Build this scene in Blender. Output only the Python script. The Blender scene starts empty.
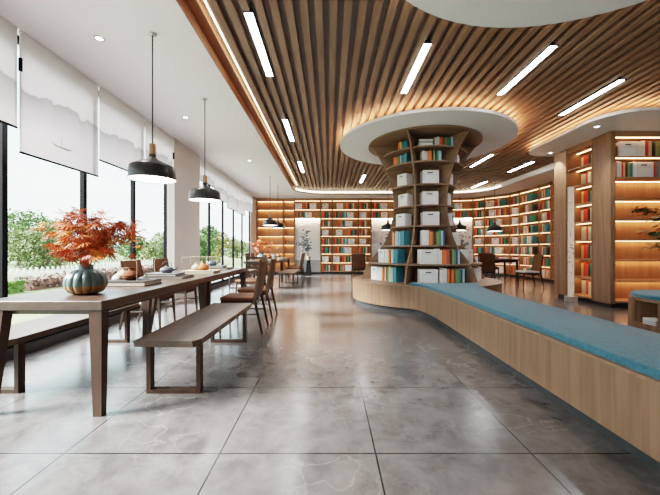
import bpy, bmesh, math, random
from mathutils import Vector, Matrix
random.seed(7)
PI = math.pi
S = bpy.context.scene
COL = S.collection
ZC = 3.26            # white ceiling
ZS = 3.41            # underside of the slats
ORD = ['first', 'second', 'third', 'fourth', 'fifth', 'sixth', 'seventh', 'eighth', 'ninth', 'tenth', 'eleventh', 'twelfth',
       'thirteenth', 'fourteenth', 'fifteenth', 'sixteenth']

# ------------------------------------------------------------------ materials
MATS = {}
def base_mat(name):
    m = bpy.data.materials.new(name); m.use_nodes = True
    nt = m.node_tree; b = nt.nodes['Principled BSDF']
    return m, nt, b

def plain(name, col, rough=0.5, metal=0.0, spec=0.5, noise=0.06, nscale=8.0, bump=0.0, bscale=60.0, sheen=0.0):
    if name in MATS: return MATS[name]
    m, nt, b = base_mat(name)
    tc = nt.nodes.new('ShaderNodeTexCoord')
    n = nt.nodes.new('ShaderNodeTexNoise'); n.inputs['Scale'].default_value = nscale; n.inputs['Detail'].default_value = 3
    r = nt.nodes.new('ShaderNodeValToRGB')
    r.color_ramp.elements[0].position = 0.3; r.color_ramp.elements[1].position = 0.7
    r.color_ramp.elements[0].color = tuple(c * (1 - noise) for c in col) + (1,)
    r.color_ramp.elements[1].color = tuple(min(1, c * (1 + noise)) for c in col) + (1,)
    nt.links.new(tc.outputs['Object'], n.inputs['Vector'])
    nt.links.new(n.outputs['Fac'], r.inputs['Fac'])
    nt.links.new(r.outputs['Color'], b.inputs['Base Color'])
    b.inputs['Roughness'].default_value = rough; b.inputs['Metallic'].default_value = metal
    b.inputs['Specular IOR Level'].default_value = spec
    if sheen: b.inputs['Sheen Weight'].default_value = sheen
    if bump:
        n2 = nt.nodes.new('ShaderNodeTexNoise'); n2.inputs['Scale'].default_value = bscale
        bp = nt.nodes.new('ShaderNodeBump'); bp.inputs['Strength'].default_value = bump; bp.inputs['Distance'].default_value = 0.01
        nt.links.new(tc.outputs['Object'], n2.inputs['Vector'])
        nt.links.new(n2.outputs['Fac'], bp.inputs['Height']); nt.links.new(bp.outputs['Normal'], b.inputs['Normal'])
    MATS[name] = m
    return m

def wood(name, dark, light, axis='Z', rough=0.45, freq=14.0, spec=0.4):
    if name in MATS: return MATS[name]
    m, nt, b = base_mat(name)
    tc = nt.nodes.new('ShaderNodeTexCoord'); mp = nt.nodes.new('ShaderNodeMapping')
    sc = {'X': (0.9, freq, freq), 'Y': (freq, 0.9, freq), 'Z': (freq, freq, 0.9)}[axis]
    mp.inputs['Scale'].default_value = sc
    n = nt.nodes.new('ShaderNodeTexNoise'); n.inputs['Scale'].default_value = 1.0; n.inputs['Detail'].default_value = 6
    n.inputs['Roughness'].default_value = 0.6; n.inputs['Distortion'].default_value = 0.6
    r = nt.nodes.new('ShaderNodeValToRGB')
    r.color_ramp.elements[0].position = 0.32; r.color_ramp.elements[1].position = 0.68
    r.color_ramp.elements[0].color = tuple(dark) + (1,); r.color_ramp.elements[1].color = tuple(light) + (1,)
    mp2 = nt.nodes.new('ShaderNodeMapping'); mp2.inputs['Scale'].default_value = tuple(s * (5 if s > 1 else 1.5) for s in sc)
    n2 = nt.nodes.new('ShaderNodeTexNoise'); n2.inputs['Scale'].default_value = 1.0; n2.inputs['Detail'].default_value = 2
    mx = nt.nodes.new('ShaderNodeMix'); mx.data_type = 'RGBA'; mx.blend_type = 'MULTIPLY'; mx.inputs[0].default_value = 0.35
    L = nt.links.new
    L(tc.outputs['Object'], mp.inputs['Vector']); L(mp.outputs['Vector'], n.inputs['Vector']); L(n.outputs['Fac'], r.inputs['Fac'])
    L(tc.outputs['Object'], mp2.inputs['Vector']); L(mp2.outputs['Vector'], n2.inputs['Vector'])
    L(r.outputs['Color'], mx.inputs[6]); L(n2.outputs['Color'], mx.inputs[7]); L(mx.outputs[2], b.inputs['Base Color'])
    b.inputs['Roughness'].default_value = rough; b.inputs['Specular IOR Level'].default_value = spec
    MATS[name] = m
    return m

def emis(name, col, strength, wob=0.05):
    if name in MATS: return MATS[name]
    m, nt, b = base_mat(name)
    tc = nt.nodes.new('ShaderNodeTexCoord'); n = nt.nodes.new('ShaderNodeTexNoise'); n.inputs['Scale'].default_value = 3
    r = nt.nodes.new('ShaderNodeValToRGB')
    r.color_ramp.elements[0].color = tuple(c * (1 - wob) for c in col) + (1,); r.color_ramp.elements[1].color = tuple(col) + (1,)
    nt.links.new(tc.outputs['Object'], n.inputs['Vector']); nt.links.new(n.outputs['Fac'], r.inputs['Fac'])
    nt.links.new(r.outputs['Color'], b.inputs['Emission Color'])
    b.inputs['Base Color'].default_value = (0.8, 0.8, 0.8, 1); b.inputs['Emission Strength'].default_value = strength
    MATS[name] = m
    return m

def glass_mat(name, tint=(0.96, 0.985, 0.98), refl=0.35):
    m = bpy.data.materials.new(name); m.use_nodes = True; nt = m.node_tree
    nt.nodes.remove(nt.nodes['Principled BSDF'])
    out = nt.nodes['Material Output']
    t = nt.nodes.new('ShaderNodeBsdfTransparent'); t.inputs['Color'].default_value = tint + (1,)
    g = nt.nodes.new('ShaderNodeBsdfGlossy'); g.inputs['Roughness'].default_value = 0.02
    f = nt.nodes.new('ShaderNodeLayerWeight'); f.inputs['Blend'].default_value = 0.08
    mm = nt.nodes.new('ShaderNodeMath'); mm.operation = 'MULTIPLY'; mm.inputs[1].default_value = refl
    nt.links.new(f.outputs['Fresnel'], mm.inputs[0])
    mx = nt.nodes.new('ShaderNodeMixShader')
    nt.links.new(mm.outputs[0], mx.inputs[0]); nt.links.new(t.outputs[0], mx.inputs[1]); nt.links.new(g.outputs[0], mx.inputs[2])
    nt.links.new(mx.outputs[0], out.inputs['Surface'])
    return m

def floor_mat():
    m, nt, b = base_mat('polished_marble'); L = nt.links.new
    tc = nt.nodes.new('ShaderNodeTexCoord')
    n1 = nt.nodes.new('ShaderNodeTexNoise'); n1.inputs['Scale'].default_value = 5.0; n1.inputs['Detail'].default_value = 12; n1.inputs['Roughness'].default_value = 0.68; n1.inputs['Distortion'].default_value = 0.35
    r1 = nt.nodes.new('ShaderNodeValToRGB')
    r1.color_ramp.elements[0].position = 0.36; r1.color_ramp.elements[1].position = 0.66
    r1.color_ramp.elements[0].color = (0.066, 0.0605, 0.0595, 1); r1.color_ramp.elements[1].color = (0.125, 0.116, 0.114, 1)
    L(tc.outputs['Object'], n1.inputs['Vector']); L(n1.outputs['Fac'], r1.inputs['Fac'])
    # veins
    n2 = nt.nodes.new('ShaderNodeTexNoise'); n2.inputs['Scale'].default_value = 2.9; n2.inputs['Detail'].default_value = 6; n2.inputs['Distortion'].default_value = 0.25
    s = nt.nodes.new('ShaderNodeMath'); s.operation = 'SUBTRACT'; s.inputs[1].default_value = 0.5
    a = nt.nodes.new('ShaderNodeMath'); a.operation = 'ABSOLUTE'
    r2 = nt.nodes.new('ShaderNodeValToRGB'); r2.color_ramp.elements[0].position = 0.0; r2.color_ramp.elements[1].position = 0.012
    r2.color_ramp.elements[0].color = (1, 1, 1, 1); r2.color_ramp.elements[1].color = (0, 0, 0, 1)
    L(tc.outputs['Object'], n2.inputs['Vector']); L(n2.outputs['Fac'], s.inputs[0]); L(s.outputs[0], a.inputs[0]); L(a.outputs[0], r2.inputs['Fac'])
    n3 = nt.nodes.new('ShaderNodeTexNoise'); n3.inputs['Scale'].default_value = 1.1
    mm = nt.nodes.new('ShaderNodeMath'); mm.operation = 'MULTIPLY'
    r3 = nt.nodes.new('ShaderNodeValToRGB'); r3.color_ramp.elements[0].position = 0.42; r3.color_ramp.elements[1].position = 0.75
    L(tc.outputs['Object'], n3.inputs['Vector']); L(n3.outputs['Fac'], r3.inputs['Fac'])
    L(r2.outputs['Color'], mm.inputs[0]); L(r3.outputs['Color'], mm.inputs[1])
    mx = nt.nodes.new('ShaderNodeMix'); mx.data_type = 'RGBA'; mx.inputs[7].default_value = (0.21, 0.198, 0.19, 1)
    L(mm.outputs[0], mx.inputs[0]); L(r1.outputs['Color'], mx.inputs[6])
    # joints between the slabs
    sep = nt.nodes.new('ShaderNodeSeparateXYZ'); L(tc.outputs['Object'], sep.inputs[0])
    def joint(axis, off, pitch, w):
        d = nt.nodes.new('ShaderNodeMath'); d.operation = 'SUBTRACT'; d.inputs[1].default_value = off
        q = nt.nodes.new('ShaderNodeMath'); q.operation = 'PINGPONG'; q.inputs[1].default_value = pitch / 2
        c = nt.nodes.new('ShaderNodeMath'); c.operation = 'LESS_THAN'; c.inputs[1].default_value = w
        L(sep.outputs[axis], d.inputs[0]); L(d.outputs[0], q.inputs[0]); L(q.outputs[0], c.inputs[0]); return c
    jx = joint(0, 0.25, 0.836, 0.0042); jy = joint(1, 1.771, 0.843, 0.0046)
    mxx = nt.nodes.new('ShaderNodeMath'); mxx.operation = 'MAXIMUM'; L(jx.outputs[0], mxx.inputs[0]); L(jy.outputs[0], mxx.inputs[1])
    mj = nt.nodes.new('ShaderNodeMix'); mj.data_type = 'RGBA'; mj.inputs[7].default_value = (0.006, 0.006, 0.006, 1)
    L(mxx.outputs[0], mj.inputs[0]); L(mx.outputs[2], mj.inputs[6]); L(mj.outputs[2], b.inputs['Base Color'])
    b.inputs['Specular IOR Level'].default_value = 0.9
    rr = nt.nodes.new('ShaderNodeMapRange'); rr.inputs[3].default_value = 0.19; rr.inputs[4].default_value = 0.24
    L(n1.outputs['Fac'], rr.inputs[0]); L(rr.outputs[0], b.inputs['Roughness'])
    return m

def blind_mat(name, z_ridge, has_boat=False):
    """woven white blind printed with a pale ink-wash ridge (pattern runs in object coordinates)"""
    m, nt, b = base_mat(name); L = nt.links.new
    tc = nt.nodes.new('ShaderNodeTexCoord'); sep = nt.nodes.new('ShaderNodeSeparateXYZ'); L(tc.outputs['Object'], sep.inputs[0])
    cmb = nt.nodes.new('ShaderNodeCombineXYZ'); L(sep.outputs[1], cmb.inputs[1])
    n = nt.nodes.new('ShaderNodeTexNoise'); n.inputs['Scale'].default_value = 2.6; n.inputs['Detail'].default_value = 8; L(cmb.outputs[0], n.inputs['Vector'])
    h = nt.nodes.new('ShaderNodeMath'); h.operation = 'MULTIPLY_ADD'; h.inputs[1].default_value = 0.55; h.inputs[2].default_value = z_ridge - 0.275; L(n.outputs['Fac'], h.inputs[0])
    d = nt.nodes.new('ShaderNodeMath'); d.operation = 'SUBTRACT'; L(h.outputs[0], d.inputs[0]); L(sep.outputs[2], d.inputs[1])
    r = nt.nodes.new('ShaderNodeValToRGB'); e = r.color_ramp.elements
    e[0].position = 0.0; e[0].color = (0, 0, 0, 1); e[1].position = 1.0; e[1].color = (0, 0, 0, 1)
    for p, v in ((0.015, 0.48), (0.10, 0.26), (0.34, 0.02)):
        q = e.new(p); q.color = (v, v, v, 1)
    L(d.outputs[0], r.inputs['Fac'])
    mx = nt.nodes.new('ShaderNodeMix'); mx.data_type = 'RGBA'; mx.inputs[6].default_value = (0.78, 0.77, 0.79, 1); mx.inputs[7].default_value = (0.22, 0.22, 0.24, 1)
    L(r.outputs['Color'], mx.inputs[0]); L(mx.outputs[2], b.inputs['Base Color'])
    b.inputs['Roughness'].default_value = 0.8; b.inputs['Specular IOR Level'].default_value = 0.1
    tr = nt.nodes.new('ShaderNodeBsdfTranslucent'); L(mx.outputs[2], tr.inputs['Color'])
    ms = nt.nodes.new('ShaderNodeMixShader'); ms.inputs[0].default_value = 0.28
    L(b.outputs[0], ms.inputs[1]); L(tr.outputs[0], ms.inputs[2]); L(ms.outputs[0], nt.nodes['Material Output'].inputs['Surface'])
    return m

M = dict(
    discwhite=plain('bright_white_paint', (0.92, 0.93, 0.95), 0.6, noise=0.01),
    white=plain('white_paint', (0.83, 0.83, 0.87), 0.6, noise=0.01),
    beige=plain('beige_plaster', (0.60, 0.55, 0.52), 0.7, noise=0.02),
    greywall=plain('grey_panel', (0.36, 0.34, 0.33), 0.5, noise=0.03),
    black=plain('black_metal', (0.005, 0.005, 0.006), 0.7, spec=0.06),
    blackbase=plain('black_skirting', (0.013, 0.014, 0.015), 0.4),
    slat=wood('slat_wood', (0.20, 0.122, 0.082), (0.36, 0.230, 0.162), 'Y', 0.55, 9),
    slatback=plain('slat_recess', (0.34, 0.30, 0.28), 0.8),
    orangewood=wood('edge_wood', (0.30, 0.105, 0.038), (0.43, 0.17, 0.068), 'Y', 0.45, 8),
    oak=wood('oak_veneer', (0.215, 0.113, 0.061), (0.32, 0.183, 0.108), 'Z', 0.5, 16),
    pillar=wood('pillar_oak', (0.25, 0.133, 0.080), (0.38, 0.222, 0.138), 'Z', 0.45, 14),
    shelf=wood('shelf_oak', (0.36, 0.18, 0.09), (0.52, 0.29, 0.16), 'X', 0.5, 12),
    shelfback=wood('shelf_back_oak', (0.36, 0.175, 0.08), (0.50, 0.275, 0.145), 'Z', 0.5, 12),
    coreW=wood('column_wood', (0.19, 0.104, 0.062), (0.30, 0.175, 0.11), 'Z', 0.5, 12),
    colshelf=wood('column_shelf_wood', (0.21, 0.122, 0.076), (0.33, 0.205, 0.135), 'X', 0.5, 10),
    walnut=wood('walnut', (0.032, 0.0165, 0.011), (0.070, 0.039, 0.026), 'Y', 0.36, 14, 0.4),
    walnutz=wood('walnut_leg', (0.032, 0.0165, 0.011), (0.068, 0.038, 0.026), 'Z', 0.45, 14, 0.2),
    benchtop=wood('bench_walnut', (0.066, 0.040, 0.028), (0.130, 0.083, 0.060), 'Y', 0.4, 12, 0.4),
    chairwood=wood('chair_wood', (0.030, 0.017, 0.012), (0.065, 0.037, 0.024), 'Z', 0.5, 20, 0.15),
    leather=plain('brown_leather', (0.095, 0.034, 0.015), 0.5, noise=0.2, bump=0.15, bscale=90, spec=0.2),
    greyfab=plain('pale_seat_cloth', (0.48, 0.43, 0.39), 0.85),
    blue=plain('blue_wool', (0.035, 0.135, 0.19), 0.9, noise=0.28, nscale=55, bump=0.35, bscale=180, sheen=0.3, spec=0.2),
    brass=plain('aged_gold', (0.42, 0.24, 0.085), 0.42, metal=0.6, noise=0.2),
    shade=plain('dark_lamp_metal', (0.022, 0.021, 0.021), 0.35, metal=0.3, noise=0.25, spec=0.4),
    neckwood=wood('lamp_neck_wood', (0.30, 0.14, 0.06), (0.46, 0.25, 0.12), 'Z', 0.4, 30),
    steel=plain('brushed_steel', (0.35, 0.35, 0.36), 0.35, metal=0.8),
    terracotta=plain('terracotta', (0.115, 0.036, 0.018), 0.9, noise=0.15, spec=0.08),
    apricot=plain('apricot_clay', (0.27, 0.085, 0.032), 0.9, spec=0.08),
    cream=plain('cream_clay', (0.36, 0.29, 0.20), 0.8, spec=0.1),
    slate=plain('slate_glaze', (0.055, 0.062, 0.075), 0.6, noise=0.2, spec=0.2),
    paper=plain('page_paper', (0.40, 0.36, 0.29), 0.9, spec=0.05),
    boxwhite=plain('white_card', (0.84, 0.84, 0.85), 0.6, noise=0.03),
    boxdark=plain('dark_slot', (0.03, 0.03, 0.03), 0.7),
    boxline=plain('grey_card_edge', (0.48, 0.48, 0.49), 0.7),
    greypaper=plain('grey_cover', (0.11, 0.11, 0.13), 0.8, spec=0.1),
    darkcover=plain('dark_grey_cover', (0.035, 0.030, 0.030), 0.8, spec=0.1),
    bark=plain('bark', (0.10, 0.065, 0.045), 0.9, noise=0.3, nscale=30),
    twig=plain('red_twig', (0.16, 0.05, 0.03), 0.7),
    mapleA=plain('orange_leaf', (0.46, 0.070, 0.005), 0.55, noise=0.25),
    mapleB=plain('rust_leaf', (0.25, 0.035, 0.008), 0.55, noise=0.25),
    mapleC=plain('gold_leaf', (0.55, 0.22, 0.03), 0.55, noise=0.2),
    leafdark=plain('dark_leaf', (0.030, 0.062, 0.016), 0.45, noise=0.4),
    leafblue=plain('blue_grey_leaf', (0.10, 0.14, 0.16), 0.6, noise=0.3),
    green1=plain('mid_green_leaf', (0.055, 0.105, 0.020), 0.7, noise=0.5, nscale=1.5),
    green2=plain('pale_green_leaf', (0.105, 0.13, 0.042), 0.7, noise=0.45, nscale=1.5),
    green3=plain('blue_green_leaf', (0.075, 0.115, 0.065), 0.7, noise=0.4, nscale=1.5),
    yellowgreen=plain('yellow_green_leaf', (0.19, 0.165, 0.035), 0.7, noise=0.5, nscale=1.5),
    hedgegreen=plain('hedge_leaf', (0.06, 0.12, 0.016), 0.7, noise=0.4, nscale=4),
    hedgered=plain('red_hedge_leaf', (0.10, 0.045, 0.033), 0.7, noise=0.4, nscale=4),
    lawn=plain('lawn', (0.10, 0.125, 0.045), 0.9, noise=0.3, nscale=0.8),
    fencew=plain('white_picket', (0.60, 0.59, 0.57), 0.6),
    stone=plain('pale_stone', (0.40, 0.37, 0.31), 0.8, noise=0.2),
    divider=wood('divider_oak', (0.22, 0.115, 0.055), (0.33, 0.19, 0.10), 'Z', 0.5, 12),
    led=emis('warm_led', (1.0, 0.49, 0.24), 5.2),
    ledcove=emis('cove_led', (1.0, 0.50, 0.25), 16),
    ledcove2=emis('far_cove_led', (1.0, 0.70, 0.42), 6),
    ledsoft=emis('niche_led', (1.0, 0.78, 0.58), 40),
    tube=emis('white_tube', (0.96, 0.98, 1.0), 15),
    lampglow=emis('lamp_diffuser', (1.0, 0.95, 0.87), 4.5),
    down=emis('downlight_glow', (1.0, 0.97, 0.93), 12),
)
M['floor'] = floor_mat()
M['glass'] = glass_mat('window_glass')
M['glass2'] = glass_mat('clear_acrylic', (0.985, 0.99, 0.99), 0.08)

def vase_mat():
    m, nt, b = base_mat('teal_and_gold_glaze'); L = nt.links.new
    tc = nt.nodes.new('ShaderNodeTexCoord'); sep = nt.nodes.new('ShaderNodeSeparateXYZ'); L(tc.outputs['Object'], sep.inputs[0])
    n = nt.nodes.new('ShaderNodeTexNoise'); n.inputs['Scale'].default_value = 18; L(tc.outputs['Object'], n.inputs['Vector'])
    a = nt.nodes.new('ShaderNodeMath'); a.operation = 'MULTIPLY_ADD'; a.inputs[1].default_value = 0.03; L(n.outputs['Fac'], a.inputs[0]); L(sep.outputs[2], a.inputs[2])
    r = nt.nodes.new('ShaderNodeValToRGB'); e = r.color_ramp.elements
    r.color_ramp.interpolation = 'LINEAR'
    e[0].position = 0.088; e[0].color = (0.24, 0.12, 0.035, 1); e[1].position = 0.096; e[1].color = (0.075, 0.105, 0.105, 1)
    q = e.new(0.16); q.color = (0.042, 0.070, 0.072, 1)
    q = e.new(0.26); q.color = (0.032, 0.053, 0.055, 1)
    L(a.outputs[0], r.inputs['Fac']); L(r.outputs['Color'], b.inputs['Base Color'])
    b.inputs['Roughness'].default_value = 0.32
    return m
M['vase'] = vase_mat()

def ink_mat(name, bg, dens=0.5, scale=5.0, stretch=1.0):
    """white paper with irregular ink strokes"""
    m, nt, b = base_mat(name); L = nt.links.new
    tc = nt.nodes.new('ShaderNodeTexCoord'); mp = nt.nodes.new('ShaderNodeMapping'); mp.inputs['Scale'].default_value = (1, 1, stretch)
    L(tc.outputs['Object'], mp.inputs['Vector'])
    n = nt.nodes.new('ShaderNodeTexNoise'); n.inputs['Scale'].default_value = scale; n.inputs['Detail'].default_value = 6; n.inputs['Distortion'].default_value = 1.5
    L(mp.outputs['Vector'], n.inputs['Vector'])
    r = nt.nodes.new('ShaderNodeValToRGB'); e = r.color_ramp.elements
    e[0].position = dens; e[0].color = bg + (1,); e[1].position = dens + 0.06; e[1].color = (0.10, 0.10, 0.11, 1)
    L(n.outputs['Fac'], r.inputs['Fac']); L(r.outputs['Color'], b.inputs['Base Color'])
    b.inputs['Roughness'].default_value = 0.6
    return m
M['ink'] = ink_mat('ink_print', (0.74, 0.71, 0.70), 0.56, 7)
M['artpaper'] = plain('art_paper', (0.80, 0.76, 0.75), 0.7, noise=0.04)
M['inkgrey'] = plain('ink_wash', (0.20, 0.22, 0.25), 0.8, noise=0.3)
M['inkred'] = plain('ink_plum', (0.30, 0.12, 0.12), 0.8, noise=0.3)

BOOKCOL = dict(W=('white', (0.84, 0.83, 0.82)), C=('cream', (0.68, 0.58, 0.44)), O=('orange', (0.78, 0.19, 0.05)), R=('red', (0.56, 0.055, 0.045)),
               P=('peach', (0.76, 0.42, 0.28)), V=('olive', (0.27, 0.28, 0.10)), G=('green', (0.06, 0.26, 0.14)), M=('mint', (0.42, 0.58, 0.48)),
               T=('teal', (0.035, 0.20, 0.26)), S=('sky blue', (0.36, 0.55, 0.66)), N=('navy', (0.035, 0.055, 0.11)), K=('black', (0.035, 0.033, 0.03)),
               B=('brown', (0.16, 0.08, 0.045)), Y=('yellow', (0.72, 0.52, 0.16)), H=('grey', (0.40, 0.41, 0.44)))
for k, (nm, c) in BOOKCOL.items(): M['book' + k] = plain('cover_' + nm.replace(' ', '_'), c, 0.5, noise=0.05)

# ------------------------------------------------------------------ mesh builder
class MB:
    def __init__(s): s.bm = bmesh.new()
    def _mi(s, faces, mi):
        for f in faces: f.material_index = mi
    def box(s, c, d, mi=0, rot=None, bev=0.0, seg=1):
        r = bmesh.ops.create_cube(s.bm, size=1.0); vs = r['verts']
        for v in vs: v.co = Vector((v.co.x * d[0], v.co.y * d[1], v.co.z * d[2]))
        faces = list({f for v in vs for f in v.link_faces}); s._mi(faces, mi)
        if bev:
            edges = list({e for v in vs for e in v.link_edges})
            rb = bmesh.ops.bevel(s.bm, geom=edges, offset=bev, segments=seg, affect='EDGES', profile=0.5)
            vs = list({v for f in rb['faces'] for v in f.verts} | {v for v in vs if v.is_valid})
            for f in {f for v in vs for f in v.link_faces}: f.material_index = mi
        mt = Matrix.Translation(Vector(c)) @ (rot.to_4x4() if rot is not None else Matrix.Identity(4))
        for v in vs: v.co = mt @ v.co
        return s
    def box2(s, a, b, mi=0, bev=0.0, seg=1):
        return s.box([(a[i] + b[i]) / 2 for i in range(3)], [abs(b[i] - a[i]) for i in range(3)], mi, None, bev, seg)
    def hexa(s, bot, top, mi=0):
        vs = [s.bm.verts.new(p) for p in list(bot) + list(top)]; n = len(bot)
        fs = [s.bm.faces.new(list(reversed(vs[:n]))), s.bm.faces.new(vs[n:])]
        for i in range(n): fs.append(s.bm.faces.new((vs[i], vs[(i + 1) % n], vs[n + (i + 1) % n], vs[n + i])))
        s._mi(fs, mi); return s
    def prism(s, poly, z0, z1, mi=0, mi_top=None):
        n = len(poly)
        vs = [s.bm.verts.new((p[0], p[1], z0)) for p in poly] + [s.bm.verts.new((p[0], p[1], z1)) for p in poly]
        fs = [s.bm.faces.new((vs[i], vs[(i + 1) % n], vs[n + (i + 1) % n], vs[n + i])) for i in range(n)]
        s._mi(fs, mi)
        a = s.bm.faces.new(list(reversed(vs[:n]))); b = s.bm.faces.new(vs[n:])
        s._mi([a], mi); s._mi([b], mi if mi_top is None else mi_top)
        return s
    def tube(s, pts, rad, seg=8, mi=0, cap=True):
        pts = [Vector(p) for p in pts]
        if not hasattr(rad, '__len__'): rad = [rad] * len(pts)
        rings = []; up = Vector((0, 0, 1))
        for i, p in enumerate(pts):
            t = (pts[min(i + 1, len(pts) - 1)] - pts[max(i - 1, 0)]).normalized()
            ref = up if abs(t.z) < 0.9 else Vector((1, 0, 0))
            a = t.cross(ref).normalized(); b = t.cross(a)
            rings.append([s.bm.verts.new(p + (a * math.cos(2 * PI * k / seg) + b * math.sin(2 * PI * k / seg)) * rad[i]) for k in range(seg)])
        fs = []
        for i in range(len(rings) - 1):
            for k in range(seg):
                fs.append(s.bm.faces.new((rings[i][k], rings[i][(k + 1) % seg], rings[i + 1][(k + 1) % seg], rings[i + 1][k])))
        if cap:
            fs.append(s.bm.faces.new(rings[0])); fs.append(s.bm.faces.new(list(reversed(rings[-1]))))
        s._mi(fs, mi); return s
    def bar(s, p, q, w, d, mi=0, w2=None, d2=None):
        """square bar from p to q, w along x, d along y at p; w2,d2 at q"""
        w2 = w if w2 is None else w2; d2 = d if d2 is None else d2
        f = lambda c, a, b: [(c[0] - a / 2, c[1] - b / 2, c[2]), (c[0] + a / 2, c[1] - b / 2, c[2]), (c[0] + a / 2, c[1] + b / 2, c[2]), (c[0] - a / 2, c[1] + b / 2, c[2])]
        return s.hexa(f(p, w, d), f(q, w2, d2), mi)
    def lathe(s, prof, seg=24, mi=0, rib=0, amp=0.0, a0=0.0, a1=2 * PI, c=(0, 0, 0)):
        full = abs(a1 - a0 - 2 * PI) < 1e-6; n = seg if full else seg + 1
        rings = []
        for r, z in prof:
            ring = []
            for k in range(n):
                a = a0 + (a1 - a0) * k / seg
                rr = r * (1 - amp * abs(math.sin(rib * a / 2)) ** 0.5 * 0 + (amp * (abs(math.cos(rib * a / 2)) ** 0.7 - 0.6) if rib else 0))
                ring.append(s.bm.verts.new((c[0] + rr * math.cos(a), c[1] + rr * math.sin(a), c[2] + z)))
            rings.append(ring)
        fs = []
        for i in range(len(rings) - 1):
            for k in range(seg):
                k2 = (k + 1) % n
                try: fs.append(s.bm.faces.new((rings[i][k], rings[i][k2], rings[i + 1][k2], rings[i + 1][k])))
                except ValueError: pass
        s._mi(fs, mi); return s
    def quad(s, a, b, c, d, mi=0):
        f = s.bm.faces.new([s.bm.verts.new(p) for p in (a, b, c, d)]); f.material_index = mi; return s
    def leaf(s, p, d, n, ln, w, mi=0):
        p = Vector(p); d = Vector(d).normalized(); sd = d.cross(Vector(n))
        if sd.length < 1e-4: sd = d.cross(Vector((0.3, 0.8, 0.5)))
        sd.normalize()
        f = s.bm.faces.new([s.bm.verts.new(q) for q in (p, p + d * ln * 0.45 + sd * w / 2, p + d * ln, p + d * ln * 0.45 - sd * w / 2)])
        f.material_index = mi; return s
    def mesh(s, name, mats, smooth=False, weld=True):
        if weld: bmesh.ops.remove_doubles(s.bm, verts=s.bm.verts, dist=1e-6)
        if smooth is not None and weld: bmesh.ops.recalc_face_normals(s.bm, faces=s.bm.faces)
        me = bpy.data.meshes.new(name); s.bm.to_mesh(me); s.bm.free()
        for m in (mats if isinstance(mats, (list, tuple)) else [mats]): me.materials.append(m)
        if smooth:
            me.polygons.foreach_set('use_smooth', [True] * len(me.polygons)); me.set_sharp_from_angle(angle=math.radians(38))
        me.update(); return me
    def build(s, name, mats, parent=None, loc=None, rotz=0.0, smooth=False, weld=True):
        return put(name, s.mesh(name, mats, smooth, weld), parent, loc, rotz)

def put(name, me, parent=None, loc=None, rotz=0.0):
    o = bpy.data.objects.new(name, me); COL.objects.link(o)
    if parent is not None: o.parent = parent
    if loc is not None: o.location = loc
    if rotz: o.rotation_euler = (0, 0, rotz)
    return o
def tag(o, label, cat, group=None, kind=None):
    if label: o['label'] = label
    if cat: o['category'] = cat
    if group: o['group'] = group
    if kind: o['kind'] = kind
    return o
def thing(name, label, cat, loc=(0, 0, 0), rotz=0.0, group=None):
    o = bpy.data.objects.new(name, None); o.empty_display_size = 0.1; COL.objects.link(o); o.location = loc; o.rotation_euler = (0, 0, rotz)
    return tag(o, label, cat, group)
def struct(o, label=None):
    o['kind'] = 'structure'
    if label: o['label'] = label
    return o
def dup(root, loc, rotz=None, label=None, group=None):
    r = root.copy(); COL.objects.link(r); r.location = loc
    if rotz is not None: r.rotation_euler = (0, 0, rotz)
    if label: r['label'] = label
    if group: r['group'] = group
    for ch in list(root.children):
        c = ch.copy(); COL.objects.link(c); c.parent = r
        for g in list(ch.children):
            d = g.copy(); COL.objects.link(d); d.parent = c
    return r
def bez(p0, p1, p2, p3, n=10):
    out = []
    for i in range(1, n + 1):
        t = i / n; a = (1 - t) ** 3; b = 3 * t * (1 - t) ** 2; c = 3 * t * t * (1 - t); d = t ** 3
        out.append((a * p0[0] + b * p1[0] + c * p2[0] + d * p3[0], a * p0[1] + b * p1[1] + c * p2[1] + d * p3[1]))
    return out
def inset(poly, d):
    """offset a clockwise or counter-clockwise polygon inward by d"""
    n = len(poly); area = sum(poly[i][0] * poly[(i + 1) % n][1] - poly[(i + 1) % n][0] * poly[i][1] for i in range(n))
    sg = 1 if area > 0 else -1; out = []
    for i in range(n):
        p0, p1, p2 = Vector(poly[i - 1]), Vector(poly[i]), Vector(poly[(i + 1) % n])
        a = (p1 - p0).normalized(); b = (p2 - p1).normalized()
        na = Vector((-a.y, a.x)) * sg; nb = Vector((-b.y, b.x)) * sg
        nn = (na + nb); nn = nn.normalized() if nn.length > 1e-6 else na
        k = d / max(0.35, nn.dot(na)); q = p1 + nn * k; out.append((q.x, q.y))
    return out
def rrect(x0, y0, x1, y1, r, n=8):
    """rounded rectangle, counter-clockwise; r = (x0y0, x1y0, x1y1, x0y1)"""
    out = []
    for (cx, cy, sx, sy, rr, a0) in ((x0, y0, 1, 1, r[0], PI), (x1, y0, -1, 1, r[1], 1.5 * PI), (x1, y1, -1, -1, r[2], 0), (x0, y1, 1, -1, r[3], 0.5 * PI)):
        if rr <= 0: out.append((cx, cy)); continue
        for k in range(n + 1):
            a = a0 + (PI / 2) * k / n
            out.append((cx + sx * rr + rr * math.cos(a), cy + sy * rr + rr * math.sin(a)))
    return out
def circle(c, r, n=48, a0=0.0): return [(c[0] + r * math.cos(a0 + 2 * PI * k / n), c[1] + r * math.sin(a0 + 2 * PI * k / n)) for k in range(n)]

# ------------------------------------------------------------------ camera
cam = bpy.data.objects.new('camera', bpy.data.cameras.new('camera')); COL.objects.link(cam)
cam.location = (0, 0, 1.1); cam.rotation_euler = (PI / 2, 0, 0)
cam.data.lens = 18; cam.data.sensor_width = 36; cam.data.shift_x = 1 / 660; cam.data.shift_y = 1 / 660
cam.data.clip_start = 0.05; cam.data.clip_end = 400
S.camera = cam

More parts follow.
